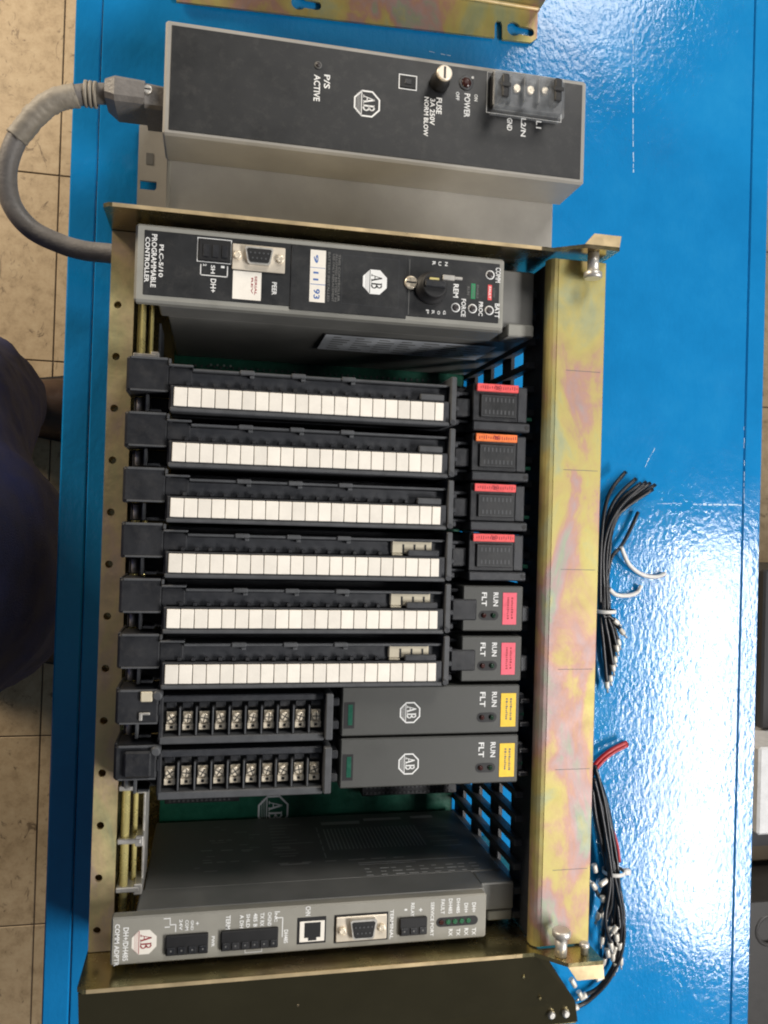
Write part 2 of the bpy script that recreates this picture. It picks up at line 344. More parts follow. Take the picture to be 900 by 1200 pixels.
def logo(cx, cy, r, z, parent, filled, fg='white_print', bgm='black_print'):
    """octagon emblem, head towards +X, reads towards -Y"""
    def P(u, v): return (cx+v*r, cy-u*r)
    oc = [(math.cos(math.pi/8+i*math.pi/4)*1.0, math.sin(math.pi/8+i*math.pi/4)*1.0) for i in range(8)]
    ring = MB(); ink = MB()
    if filled:
        ring.prism([P(u, v) for u, v in oc], z, z+0.15)
        face = obj('emblem', ring, fg, parent); tgt = ink; zz = z+0.16; inkm = bgm
    else:
        for i in range(8):
            a, b_ = oc[i], oc[(i+1) % 8]; k = 0.88
            ring.add([(*P(*a), z+.1), (*P(*b_), z+.1), (*P(b_[0]*k, b_[1]*k), z+.1), (*P(a[0]*k, a[1]*k), z+.1)], [(0, 1, 2, 3)])
        face = None; tgt = ring; zz = z+0.1; inkm = fg
    for qd in AB:
        tgt.add([(*P((u-1.0)*0.60, v*0.82-0.28), zz) for u, v in qd], [(0, 1, 2, 3)])
    for (v0, v1, w) in ((-0.42, -0.36, 0.88), (-0.52, -0.50, 0.80), (-0.62, -0.60, 0.74), (-0.72, -0.70, 0.66)):
        tgt.add([(*P(-w, v0), zz), (*P(w, v0), zz), (*P(w, v1), zz), (*P(-w, v1), zz)], [(0, 1, 2, 3)])
    if filled: obj('emblem_letters', ink, inkm, face)
    else: face = obj('emblem', ring, fg, parent)
    return face
def frame_lines(rc, w, z, mb):
    x0, x1, y0, y1 = rc
    for a in ((x0, x1, y0, y0+w), (x0, x1, y1-w, y1), (x0, x0+w, y0+w, y1-w), (x1-w, x1, y0+w, y1-w)):
        mb.add([(a[0], a[2], z), (a[1], a[2], z), (a[1], a[3], z), (a[0], a[3], z)], [(0, 1, 2, 3)])
    return mb
def quad(mb, rc, z):
    return mb.add([(rc[0], rc[2], z), (rc[1], rc[2], z), (rc[1], rc[3], z), (rc[0], rc[3], z)], [(0, 1, 2, 3)])

# ------------------------------------------------------------------ setting: floor and bench
FZ = -750
fl = obj('floor', MB().box(-1400, 2200, -1700, 2000, FZ-30, FZ-2), 'grout'); tag(fl, kind='structure')
tm = MB().box(-151.5, 151.5, -151.5, 151.5, -4, 0, 0.8).mesh('floor_tile', 'floor_vinyl')
for i in range(-4, 8):
    for j in range(-4, 8):
        x = -202+152.5+305*i; y = 613+152.5-305*j
        o = bpy.data.objects.new('floor_tile', tm); C.objects.link(o); o.parent = fl; o.location = (x*S, y*S, (FZ+random.uniform(-.3, .3))*S)

wb = thing('workbench', 'blue painted wooden workbench top carrying the rack and the power supply', 'workbench', (250, 60, -740))
obj('board', MB().box(-35.6, 538.6, -620, 900, -38, 0, 0.8), 'blue_paint', wb)
obj('edge_strip', MB().box(-56.0, -36.4, -620, 900, -38, -0.3, 1.2), 'blue_paint', wb)
obj('edge_strip', MB().box(539.4, 557.8, -620, 900, -38, -0.3, 1.2), 'blue_paint', wb)
for x in (-20, 480):
    for y in (-560, 800):
        obj('leg', MB().box(x, x+60, y, y+60, -748, -38, 2), 'wood_leg', wb)
def scratch(pts, w, seed):
    rnd = random.Random(seed); mb = MB()
    for k in range(len(pts)-1):
        (xa, ya), (xb, yb) = pts[k], pts[k+1]
        L_ = math.hypot(xb-xa, yb-ya); n = max(2, int(L_/5)); nx, ny = -(yb-ya)/L_, (xb-xa)/L_
        for i in range(n):
            if rnd.random() < 0.22: continue
            t0, t1 = i/n, (i+rnd.uniform(.6, 1))/n; h = w*rnd.uniform(.3, 1); e = rnd.uniform(-.3, .3)
            A = (xa+(xb-xa)*t0+nx*e, ya+(yb-ya)*t0+ny*e); B = (xa+(xb-xa)*t1+nx*e, ya+(yb-ya)*t1+ny*e)
            mb.add([(A[0]-nx*h, A[1]-ny*h, .12), (B[0]-nx*h, B[1]-ny*h, .12), (B[0]+nx*h, B[1]+ny*h, .12), (A[0]+nx*h, A[1]+ny*h, .12)], [(0, 1, 2, 3)])
    obj('scratch', mb, 'scratch', wb)
scratch([(416.2, 521.7), (420.3, 379.8)], 0.45, 1)
scratch([(452.0, 86.2), (487.7, 87.3)], 0.3, 2); scratch([(487.8, 86.6), (539.1, 87.5)], 0.8, 3)
scratch([(538.0, 159.9), (540.0, 87.5)], 0.25, 4); scratch([(448.1, 136.0), (436.2, 112.4)], 0.3, 5)
scratch([(228.8, 463.5), (249.2, 462.1)], 0.3, 6)

# ------------------------------------------------------------------ chassis
Y1, Y2 = 236.0, -203.6            # inner faces of the two end plates
ch = thing('rack_chassis', 'yellow zinc plated steel card rack lying on its back on the blue bench', 'rack', (150, 16, 0))
holes = [circ(0, -31.75*(i-6), 2.35, 12) for i in range(13)]
plate('mounting_flange', [(-4.6, Y2+0.4), (9.5, Y2+0.4), (9.5, Y1-0.4), (-4.6, Y1-0.4)], holes, 147.8, 150, 'zinc_flange', ch)
obj('bottom_plate', MB().box(7.4, 9.4, Y2+.4, Y1-.4, 2, 147.6, 0.3), 'zinc_brown', ch)
obj('hole_shade', MB().box(-3.6, 7.2, Y2+.4, Y1-.4, 141, 142.5, 0.3), 'zinc_darkened', ch)  # added dark sheet standing in for the darkness behind the flange holes
obj('back_plate', MB().box(9.6, 262, Y2+.4, Y1-.4, 2, 5), 'zinc_brown', ch)
obj('cover_plate', MB().box(271.5, 304.3, Y2+1, Y1-2.5, 183.6, 185.8, 0.4), 'zinc', ch)
rl = MB()     # rolled front lip of the cover
prof = [(271.4, 185.8), (269.3, 185.4), (267.4, 184.0), (266.3, 181.8), (266.0, 179.0), (266.2, 177.0), (267.6, 177.0), (267.8, 179.0), (268.6, 182.0), (271.4, 183.6)]
n_ = len(prof); vs_ = [(x, y, z) for y in (Y2+1, Y1-2.5) for x, z in prof]
rl.add(vs_, [tuple(range(n_))[::-1], tuple(range(n_, 2*n_))]+[(i, (i+1) % n_, n_+(i+1) % n_, n_+i) for i in range(n_)])
obj('cover_lip', rl, 'zinc', ch)
obj('cover_skirt', MB().box(302.4, 304.2, Y2+1, Y1-2.5, 168, 183.4, 0.3), 'zinc', ch)
for Yl in (162.6, 99.1, 35.6, -27.9, -91.4, -154.9):
    obj('scribe_line', MB().box(278.5, 302.0, Yl-0.18, Yl+0.18, 185.7, 185.86), 'legend_grey', ch)
# vent wall on the top side: ribs with real openings between them, the bench shows through
vr = 0
for z0, z1 in ((5, 28), (50, 68), (94, 112), (136, 181)):
    obj('vent_rail', MB().box(268.5, 271.5, Y2+1, Y1-2.5, z0, z1, 0.4), 'charcoal_plastic', ch)
k = Y2+6
while k < Y1-8:
    obj('vent_rib', MB().box(263.5, 270.5, k, k+4.6, 8, 158, 0.5), 'rib_plastic', ch); k += 15.875
def endplate(Ya, Yb, yt0, yt1, ztab):
    pts = [(-5.2, 2), (300, 2), (305, 30), (305, ztab), (282, ztab), (266, 190), (262, 190), (-2, 190), (-5.2, 187)]
    mb = MB(); n = len(pts)
    mb.add([(x, Ya, z) for x, z in pts]+[(x, Yb, z) for x, z in pts], [tuple(range(n)), tuple(range(n, 2*n))[::-1]]+[(i, (i+1) % n, n+(i+1) % n, n+i) for i in range(n)])
    e = obj('end_plate', mb, 'zinc_brown', ch)
    t_ = MB(); t_.prism([(282, yt0), (305, yt0), (306, yt1), (288, yt1)], ztab-2.2, ztab)
    obj('tab', t_, 'zinc_edge', e)
    return e
eT = endplate(Y1, Y1+2.4, Y1+2.5, Y1+9.5, 202)
eB = endplate(Y2-2.4, Y2, Y2-2.5, Y2-11, 205)
obj('lit_edge', MB().box(0, 258, Y1+0.1, Y1+2.3, 190.02, 190.35), 'zinc_edge', eT)  # paler strips paint the lit front edges onto the end plates
obj('lit_edge', MB().box(0, 258, Y2-2.3, Y2-0.1, 190.02, 190.35), 'zinc_edge', eB)
def post(x, z, ya, d, parent):
    mb = MB(); L1 = 11.5
    mb.cyl((x, ya, z), 3.6, d*L1, 'y', 24); obj('post', mb, 'steel', parent)
    mb = MB(); mb.lathe((x, ya+d*L1, z), [(0, 4.4), (d*0.8, 5.6), (d*3.6, 5.8), (d*4.6, 5.0)], 'y', 24); obj('post_head', mb, 'steel', parent)
post(291, 194.5, Y1-0.2, -1, eT); post(281, 196, Y2+0.2, 1, eB)
obj('screw', MB().lathe((296.5, Y2+.2, 196), [(0, 2.2), (4, 2.2), (4.2, 3.2), (6.6, 3.0), (7.2, 2.0)], 'y', 16), 'steel', eB)
# hinge rod along the bottom side with its brackets
obj('hinge_rod', MB().cyl((14.2, Y2+4, 146), 2.5, Y1-Y2-8, 'y', 16), 'brass_rod', ch)
obj('hinge_rod', MB().cyl((19.4, Y2+4, 139), 1.6, Y1-Y2-8, 'y', 12), 'brass_rod', ch)
for Yk in (160.2, -105, -137.5, -167):
    mb = MB(); mb.box(10, 24, Yk-1.6, Yk+1.6, 126, 150.5, 0.6); mb.box(20.5, 25.5, Yk-3.5, Yk+3.2, 134, 150, 0.6)
    obj('hinge_bracket', mb, 'steel', ch)
obj('hinge_strip', MB().box(24.2, 25.6, -172, -103, 108, 141, 0.3), 'steel', ch)
obj('hinge_strip', MB().box(24.2, 25.6, 155, 183, 108, 141, 0.3), 'charcoal_plastic', ch)
# backplane board
bp_ = obj('backplane_board', MB().box(28, 262, Y2+8, Y1-8, 17, 19, 0.2), 'pcb', ch)
def bconn(xa, xb, yc):
    mb = MB(); mb.box(xa, xb, yc-4.2, yc+4.2, 19.1, 30, 0.5)
    o = obj('edge_connector', mb, 'black_plastic', bp_)
    mb = MB()
    n = int((xb-xa-6)/3.4)
    for i in range(n):
        for d in (-2.2, 2.2): mb.box(xa+3+3.4*i, xa+4.6+3.4*i, yc+d-.8, yc+d+.8, 30.05, 30.6)
    q = obj('contact_row', mb, 'rib_plastic', o); q['kind'] = 'stuff'
for yc in (171, -119, -152):
    bconn(32, 88, yc); bconn(184, 262, yc)
mb = MB()
for i in range(46): mb.box(34+4.8*i, 35.4+4.8*i, 178.6, 180.4, 19.1, 19.9)
q = obj('solder_row', mb, 'pcb' if False else 'rib_plastic', bp_); q['kind'] = 'stuff'
logo(115, -168.5, 13, 19.1, bp_, False, 'sticker_grey')
mb = MB()
for (x, y) in ((97, -133), (100, -133), (180, -128), (138, -131), (147, -128), (56, 181), (61, 181), (66, 181), (71, 181)): mb.cyl((x, y, 19), 0.9, 0.7, 'z', 8)
obj('solder_pad', mb, 'solder', bp_)

# ------------------------------------------------------------------ processor module (top of the picture)
pm = thing('processor_module', 'grey bezelled processor module with key switch and black front, nearest the power supply', 'module', (140, 207, 24))
X0, X1, YA, YB, ZF = 12.7, 235.4, 184.7, 229.6, 186.0
obj('housing', MB().box(30, 262, YA+0.8, YB-0.8, 24, 152, 0.8), 'module_side', pm)
obj('side_panel', MB().box(26, 238, YA+0.3, YB-0.3, 153, 178, 0.8), 'module_side', pm)
obj('rear_shoulder', MB().box(239, 262.5, YA+6, YB-1, 153, 168, 0.8), 'module_side', pm)
obj('pull_tab', MB().box(244, 262, YA+0.4, YA+8.5, 153, 171, 0.8), 'grey_bezel', pm)
obj('bezel', MB().box(X0, X1, YA, YB, 178.2, ZF, 1.4), 'grey_bezel', pm)
fp = obj('front_panel', MB().box(X0+5, X1-3.2, YA+4, YB-3.6, ZF-.6, ZF+0.35, 0.3), 'panel_black', pm)
z = ZF+0.36
lettering([('PLC-5/10', (26.1, 28.6, 199.4, 218.2)), ('PROGRAMMABLE', (21.8, 24.8, 193.2, 223.8)), ('CONTROLLER', (18.3, 20.9, 195.8, 221.8)),
           ('DH+', (55.5, 58.6, 193.1, 201.1)), ('PEER', (91.0, 93.8, 194.6, 202.2)), ('2  SH  1', (51.0, 62.7, 205.6, 208.8)) if False else ('SH', (55.4, 57.8, 204.1, 209.0)),
           ('1', (61.2, 63.2, 207.8, 209.1)), ('2', (51.0, 52.9, 208.1, 209.4)),
           ('COMM', (229.4, 232.8, 214.2, 223.6)), ('BATT', (229.5, 232.6, 191.9, 201.0)), ('PROC', (218.9, 221.7, 192.4, 201.2)), ('FORCE', (207.6, 210.6, 191.0, 202.1)),
           ('REM', (202.3, 205.6, 202.5, 210.9)), ('N', (196.4, 198.2, 221.5, 223.9)), ('U', (192.2, 194.1, 221.4, 223.8)), ('R', (188.4, 190.4, 221.3, 223.7)),
           ('G', (196.1, 197.8, 191.4, 193.9)), ('O', (192.4, 194.2, 191.1, 193.4)), ('R', (188.8, 190.6, 191.0, 193.4)), ('P', (185.2, 187.1, 191.0, 193.6))], z, 'white_print', fp)
c1 = obj('terminal_socket', MB().rbox((48.3, 66.3, 211.2, 223.3), ZF, ZF+1.6, .4), 'deep_black', pm)
mb = MB()
for i in range(3): mb.rbox((50.7, 54.1, 213.2, 220.6) if i == 0 else ((56.0, 59.5, 213.2, 220.7) if i == 1 else (61.4, 64.8, 213.2, 220.7)), ZF+1.6, ZF+2.2, .3)
obj('socket_cell', mb, 'black_plastic', c1)
mb = frame_lines((47.3, 67.0, 210.4, 224.6), 0.45, z+.02, MB())
r_ = (49.4, 65.2, 202.6, 209.1)
mb.add([(r_[0], r_[2], z+.02), (r_[1], r_[2], z+.02), (r_[1], r_[2]+.5, z+.02), (r_[0], r_[2]+.5, z+.02)], [(0, 1, 2, 3)])
for xx in (r_[0], r_[1]-.5): mb.add([(xx, r_[2], z+.02), (xx+.5, r_[2], z+.02), (xx+.5, r_[3], z+.02), (xx, r_[3], z+.02)], [(0, 1, 2, 3)])
obj('printed_lines', mb, 'white_print', fp)
obj('panel_seam', quad(MB(), (174.0, 174.4, 189.6, 223.5), z+.02), 'legend_grey', fp)
def dsub(rc_plate, rc_shell, scr, zf, parent, pins=True):
    o = obj('port_plate', MB().rbox(rc_plate, zf, zf+1.2, .4), 'cream_metal', parent)
    x0, x1, y0, y1 = rc_shell; k = 1.6
    poly = [(x0, y1-1), (x0+1, y1), (x1-1, y1), (x1, y1-1), (x1-k, y0+1), (x1-k-1, y0), (x0+k+1, y0), (x0+k, y0+1)]
    obj('shell', MB().prism(poly, zf+1.2, zf+4.0), 'steel', o)
    cx, cy = (x0+x1)/2, (y0+y1)/2
    inn = [(cx+(px-cx)*.88, cy+(py-cy)*.80) for px, py in poly]
    ins = obj('insert', MB().prism(inn, zf+4.0, zf+4.3), 'deep_black', o)
    mb = MB()
    w = (x1-x0)*.62
    for i in range(5): mb.cyl((cx-w/2+w*i/4, cy+(y1-y0)*.14, zf+4.3), .55, .3, 'z', 8)
    for i in range(4): mb.cyl((cx-w*3/8+w*i/4, cy-(y1-y0)*.16, zf+4.3), .55, .3, 'z', 8)
    obj('pin_hole', mb, 'rib_plastic', ins)
    for (sx, sy) in scr:
        obj('jack_screw', MB().lathe((sx, sy, zf+1.2), [(0, 2.4), (1.6, 2.4), (1.9, 2.0), (1.5, 1.1)], 'z', 6), 'nickel', o)
dsub((67.4, 98.2, 207.6, 222.7), (74.7, 91.1, 210.8, 220.9), [(70.5, 215.5), (95.3, 215.4)], z, pm)
st = obj('white_sticker', MB().rbox((68.2, 84.7, 190.5, 207.1), z-.02, z+.12), 'white_label', pm)
lettering([('REV', (78.8, 79.9, 194.1, 203.6)), ('SERIAL', (80.8, 82.2, 193.6, 204.8))], z+.05, 'red_ink', st)
door = obj('battery_door', MB().rbox((101.7, 172.6, 186.8, 225.7), ZF+.1, ZF+0.85, .3), 'panel_black', pm)
zd = ZF+0.86
obj('door_inset', frame_lines((132.4, 167.6, 192.8, 222.3), 0.25, zd+.02, MB()), 'charcoal_plastic', door)
bl = obj('battery_label', MB().rbox((113.2, 122.5, 192.4, 223.6), zd-.02, zd+.12), 'white_label', door)
mb = MB()
for yy in (314, 333.5): quad(mb, (108.4, 117.4, 373.5, 373.9) if False else ((113.3, 122.3, 212.8, 213.1) if yy == 314 else (113.6, 122.6, 202.8, 203.2)), zd+.14)
obj('label_rule', mb, 'blue_ink', bl)
lettering([('9', (115.2, 118.0, 215.6, 220.8)), ('11', (115.2, 118.3, 205.3, 210.5)), ('93', (115.6, 119.4, 194.2, 200.3))], zd+.05, 'blue_ink', bl, 'handwriting')
lettering([('BATTERY INSTALLED', (123.8, 125.2, 193.2, 223.0)), ('USE ONLY REPLACEMENT', (126.6, 127.9, 193.4, 222.2)), ('ALLOWED BATTERY IN', (128.3, 129.6, 193.6, 222.4)), ('THIS CONTROLLER', (130.0, 131.4, 193.8, 222.1))], zd, 'legend_grey', door)
c_ = (152.7, 207.5); logo(c_[0], c_[1], 8.0, zd, door, True)
c_ = (175.0, 209.0); sc = obj('panel_screw', MB().lathe((c_[0], c_[1], z), [(0, 4.0), (1.6, 4.0), (2.2, 3.2)], 'z', 20), 'nickel', pm)
obj('screw_slot', MB().box(c_[0]-3.2, c_[0]+3.2, c_[1]-.5, c_[1]+.5, z+2.15, z+2.3), 'black_print', sc)
c_ = (187.8, 206.6); kn = MB(); kn.lathe((c_[0], c_[1], z), [(0, 10), (2.0, 10), (2.2, 8.6), (9, 8.0), (10, 7.2)], 'z', 28); kn_o = obj('key_switch', kn, 'deep_black', pm)
obj('grip', MB().box(c_[0]-6.5, c_[0]+6.5, c_[1]-2.2, c_[1]+2.2, z+10, z+12.5, .6), 'black_plastic', kn_o)
obj('key', MB().rbox((192.4, 199.9, 209.6, 212.7), z+9.6, z+11.2, .3).rbox((199.9, 204.8, 210.4, 212.2), z+9.8, z+11, .3), 'steel', kn_o)
obj('key_tip', MB().rbox((184.2, 190.1, 208.5, 210.3), z+10.1, z+11.4, .3), 'brass_rod', kn_o)
for (px, py) in ((225.8, 218.5), (204.0, 196.3), (214.9, 196.5), (225.9, 196.3)):
    l_ = obj('indicator', MB().lathe((px, py, z), [(0, 2.9), (.25, 2.9), (.26, 2.3)], 'z', 20), 'white_print', pm)
    obj('lens', MB().lathe((px, py, z+.2), [(0, 2.25), (.3, 2.2), (.9, 1.2)], 'z', 16), 'led_dark', l_)
gl = MB(); gl.rbox((213.8, 216.5, 202.7, 212.2), z-.01, z+.1); g_ = obj('green_legend', gl, 'green_ink', fp)
rlb = MB(); rlb.rbox((224.7, 227.2, 202.8, 212.3), z-.01, z+.1); r2_ = obj('red_legend', rlb, 'red_label', fp)
lettering([('ACTIVE', (214.4, 215.9, 203.4, 211.4))], z+.02, 'legend_grey', g_); lettering([('FAULT', (225.2, 226.7, 203.9, 211.2))], z+.02, 'white_print', r2_)
lettering([('RUN', (211.1, 212.8, 204.8, 210.1)), ('ENABLE', (217.2, 218.6, 203.1, 211.6)), ('LOW', (228.1, 229.4, 204.6, 210.4))], z, 'legend_grey', fp)
ss = MB()
q4 = [(165.7, 88.0), (162.3, 152.4), (245.1, 160.3), (248.8, 95.4)]
q4 = [(161.8, 99.1), (166.0, 158.7), (243.2, 162.3), (239.1, 95.2)]
xa = min(p[0] for p in q4); xb = max(p[0] for p in q4)
ss.add([(130, 184.3, 92), (262-14, 184.3, 92), (262-14, 184.3, 140), (130, 184.3, 140)], [(0, 1, 2, 3)])
so = obj('rating_sticker', ss, 'sticker_grey', pm)
mb = MB()
for i in range(6):
    for kx in range(7):
        x_ = 136+15.5*kx; w_ = random.uniform(5, 13); z_ = 98+7*i
        mb.add([(x_, 184.15, z_), (x_+w_, 184.15, z_), (x_+w_, 184.15, z_+2), (x_, 184.15, z_+2)], [(0, 1, 2, 3)])
q = obj('fine_print', mb, 'module_side', so)

# ------------------------------------------------------------------ input/output modules and swing arms
Y0 = 136.8; PITCH = 31.75
LAB = [None]*8
def Z_(o, *a): return o
def module_base(label, group):
    t = thing('io_module', label, 'module', (150, Y0, 24), group)
    obj('housing', MB().box(34, 262, Y0-14.2, Y0+14.6, 24, 158, 0.8), 'charcoal_plastic', t)
    obj('card_edge', MB().box(255, 262, Y0-6.5, Y0-4.2, 158.2, 172, 0.3), 'pcb', t)
    return t
def vent_tail(t):
    obj('top_step', MB().box(250.6, 258.5, Y0-14.4, Y0+14.4, 158.2, 172, 0.7), 'black_plastic', t)
    obj('top_latch', MB().box(255.0, 262.0, Y0-9, Y0+2, 165, 176, 0.9), 'charcoal_plastic', t)
def module_window(col, label):
    t = module_base(label, 'modules with a dark indicator window')
    f = obj('front', MB().box(220.3, 250.5, Y0-8.4, Y0+15.6, 158.2, 176.0, 0.6), 'black_plastic', t)
    obj('coloured_strip', MB().box(222.3, 249.8, Y0+10.4, Y0+15.2, 176.05, 178.4, 0.25), col, f)
    lettering([('DC INPUT', (224.5, 0, 0, 0))] if False else [('24V', (234, 238, Y0+11.3, Y0+14.4))], 178.4, 'red_ink', f)
    mb = MB()
    for i in range(17):
        x_ = 224.4+1.5*i; mb.box(x_, x_+.5, Y0+11.6+.8*random.random(), Y0+14.2-.9*random.random(), 178.4, 178.5)
    q = obj('strip_print', mb, 'red_ink', f)
    w = obj('indicator_window', MB().box(225.2, 249.4, Y0-5.9, Y0+8.6, 176.02, 177.4, 0.4), 'panel_black', f)
    mb = MB()
    for i in range(8):
        x_ = 228+2.6*i
        for y_ in (5.2, -2.6): mb.box(x_, x_+1.0, Y0+y_-1.2, Y0+y_+1.4, 177.41, 177.55)
    frame_lines((226.0, 248.6, Y0-5.2, Y0+7.8), 0.18, 177.46, mb)
    obj('numeral_row', mb, 'rib_plastic', w)
    obj('side_frame', MB().box(250.6, 257.5, Y0-8.4, Y0+15.0, 158.2, 174.5, 0.8), 'charcoal_plastic', t)
    obj('lower_bar', MB().box(220.3, 258.4, Y0-14.4, Y0-8.8, 158.2, 177.6, 0.7), 'charcoal_plastic', t)
    obj('bar_screw', MB().cyl((256.3, Y0-11.6, 177.4), 1.4, .4, 'z', 12), 'deep_black', t)
    obj('latch_block', MB().box(210.2, 220.0, Y0-6.0, Y0+5.8, 158.2, 173, 0.7), 'black_plastic', t)
    for y_ in (-9.5, 8): obj('latch_arm', MB().box(207.5, 220.0, Y0+y_, Y0+y_+2.2, 158.2, 170, 0.5), 'charcoal_plastic', t)
    return t
def pill(xa, xb, y_, t, zf):
    r = 3.0
    poly = [(xa+r+r*math.cos(a), y_+r*math.sin(a)) for a in [math.pi/2+math.pi*i/8 for i in range(9)]]+[(xb-r+r*math.cos(a), y_+r*math.sin(a)) for a in [-math.pi/2+math.pi*i/8 for i in range(9)]]
    p_ = obj('status_window', MB().prism(poly, zf-.2, zf+.15), 'deep_black', t)
    obj('status_lamp', MB().lathe((xa+3.4, y_, zf+.15), [(0, 1.7), (.7, 1.5), (1.2, .8)], 'z', 12), 'led_red', p_)
    obj('status_lamp', MB().lathe((xb-3.4, y_, zf+.15), [(0, 1.7), (.7, 1.5), (1.2, .8)], 'z', 12), 'led_green', p_)
def fine_print(rc, zf, m_, parent, n=3, seed=1):
    rnd = random.Random(seed); mb = MB(); x0, x1, y0, y1 = rc
    for i in range(n):
        xx = x0+(x1-x0)*(i+.3)/n; hh = (x1-x0)/n*.5; y = y1
        while y > y0+1:
            w = rnd.uniform(.5, 1.3); mb.box(xx, xx+hh*rnd.uniform(.6, 1), max(y-w, y0), y, zf, zf+.06); y -= w+rnd.uniform(.25, .7)
    obj('fine_print', mb, m_, parent)
def module_short(label):
    t = module_base(label, 'modules with a pink label')
    f = obj('front', MB().box(216.6, 256.5, Y0-14.4, Y0+14.0, 158.2, 178.5, 0.7), 'olive_front', t)
    pk = obj('pink_label', MB().box(243.0, 252.2, Y0-10.3, Y0+9.9, 178.45, 178.75), 'pink_label', f)
    fine_print((245.2, 250.6, Y0-8.0, Y0+7.0), 178.75, 'red_ink', pk, 2, 3)
    lettering([('RUN', (236.6, 239.9, Y0+1.3, Y0+10.0)), ('FLT', (229.0, 232.3, Y0+1.3, Y0+10.0))], 178.5, 'white_print', f)
    pill(227.2, 240.3, Y0-4.6, f, 178.5)
    obj('latch_block', MB().box(209.5, 225.7, Y0-7.6, Y0+5.6, 160, 179.3, 0.7), 'black_plastic', t)
    obj('top_latch', MB().box(256.7, 262.0, Y0-9, Y0+1, 165, 176, 0.9), 'charcoal_plastic', t)
    for y_ in (-11.5, 9): obj('latch_arm', MB().box(206.5, 216.4, Y0+y_, Y0+y_+2.2, 158.2, 170, 0.5), 'charcoal_plastic', t)
    return t
def module_long(label):
    t = module_base(label, 'modules with a yellow label')
    f = obj('front', MB().box(141.5, 256.0, Y0-15.3, Y0+14.9, 158.2, 178.5, 0.8), 'olive_front', t)
    yl = obj('yellow_label', MB().box(243.6, 253.6, Y0-11.5, Y0+9.6, 178.45, 178.75), 'yellow_label', f)
    fine_print((246.0, 251.6, Y0-8.0, Y0+6.5), 178.75, 'legend_grey', yl, 2, 5)
    lettering([('RUN', (237.4, 240.8, Y0+1.2, Y0+10.6)), ('FLT', (229.6, 233.2, Y0+1.2, Y0+10.6))], 178.5, 'white_print', f)
    pill(227.8, 241.0, Y0-5.4, f, 178.5)
    logo(184.5, Y0-1.5, 7.0, 178.5, f, False)
    n_o = obj('notch', MB().box(143.0, 149.6, Y0-10.5, Y0+5.5, 178.3, 178.62), 'deep_black', f)
    obj('notch_board', MB().box(145.6, 148.4, Y0-8.5, Y0+4, 178.62, 178.8), 'pcb', n_o)
    obj('top_latch', MB().box(256.2, 262.0, Y0-10, Y0+8, 160, 172, 0.9), 'charcoal_plastic', t)
    for y_ in (-13, 2): obj('latch_arm', MB().box(258, 265.0, Y0+y_, Y0+y_+3, 165, 175, 0.5), 'black_plastic', t)
    return t
def place(t, i, first):
    o = t if first else copy_tree(t)
    o.location = (o.location[0], (Y0-PITCH*i)*S, o.location[2])
    return o
mods = []
m_red = module_window('red_label', 'black module with red top strip, first one below the processor module')
m_or = module_window('orange_label', 'black module with the only orange top strip')
place(m_red, 0, True); place(m_or, 1, True)
o = place(m_red, 2, False); o['label'] = 'black module with red top strip, directly below the orange striped one'
o = place(m_red, 3, False); o['label'] = 'black module with red top strip, directly above the pink labelled modules'
m_pk = module_short('upper of the two short modules with pink label at the right end'); place(m_pk, 4, True)
o = place(m_pk, 5, False); o['label'] = 'lower of the two short modules with pink label at the right end'
m_yl = module_long('upper of the two long grey modules with emblem and yellow label'); place(m_yl, 6, True)
o = place(m_yl, 7, False); o['label'] = 'lower of the two long grey modules with emblem and yellow label'

cell = MB().box(-3.66, 3.66, -5.4, 5.4, 0, 0.9, 0.25).mesh('label_square', 'white_label')
lastcell = MB().box(-2.6, 2.6, -5.4, 5.4, 0, 0.9, 0.25).mesh('label_square', 'white_label')
def cap_parts(t, a):
    obj('hinge_cap', MB().box(10.6, 34.0, Y0-3.4, Y0+16.2, 160, 186.5, 1.1).box(*((33.4, 46.8, Y0+0.9, Y0+11.4, 178.1, 186.3, .6) if a else (33.4, 35.6, Y0+0.9, Y0+8.0, 178.1, 186.3, .6))), 'cap_black', t)
    obj('neck', MB().box(34.1, 36.6, Y0-13.4, Y0+12.2, 160, 186.2, .6), 'cap_black', t)
    obj('cap_flank', MB().box(9.8, 12.2, Y0-4.0, Y0+16.8, 150.4, 182, 0.8), 'cap_black', t)
    obj('cap_rim', MB().box(12.6, 33.0, Y0+15.0, Y0+16.4, 186.52, 187.0, .2), 'rib_plastic', t)
    obj('cap_rim', MB().box(12.6, 33.6, Y0-3.4, Y0-2.3, 186.52, 187.0, .2), 'rib_plastic', t)
    pk = obj('hinge_pocket', MB().box(13.0, 33.0, Y0-14.4, Y0-3.8, 156, 164, .6), 'deep_black', t)
    obj('hinge_web', MB().box(20.6, 22.6, Y0-14.0, Y0-3.8, 164.05, 178, .4).box(22.7, 29.5, Y0-13.8, Y0-12.0, 164.05, 176, .4), 'rib_plastic', pk)
    obj('hinge_pin', MB().cyl((16.5, Y0-13.5, 168), 1.7, 8.5, 'y', 12), 'steel', pk)
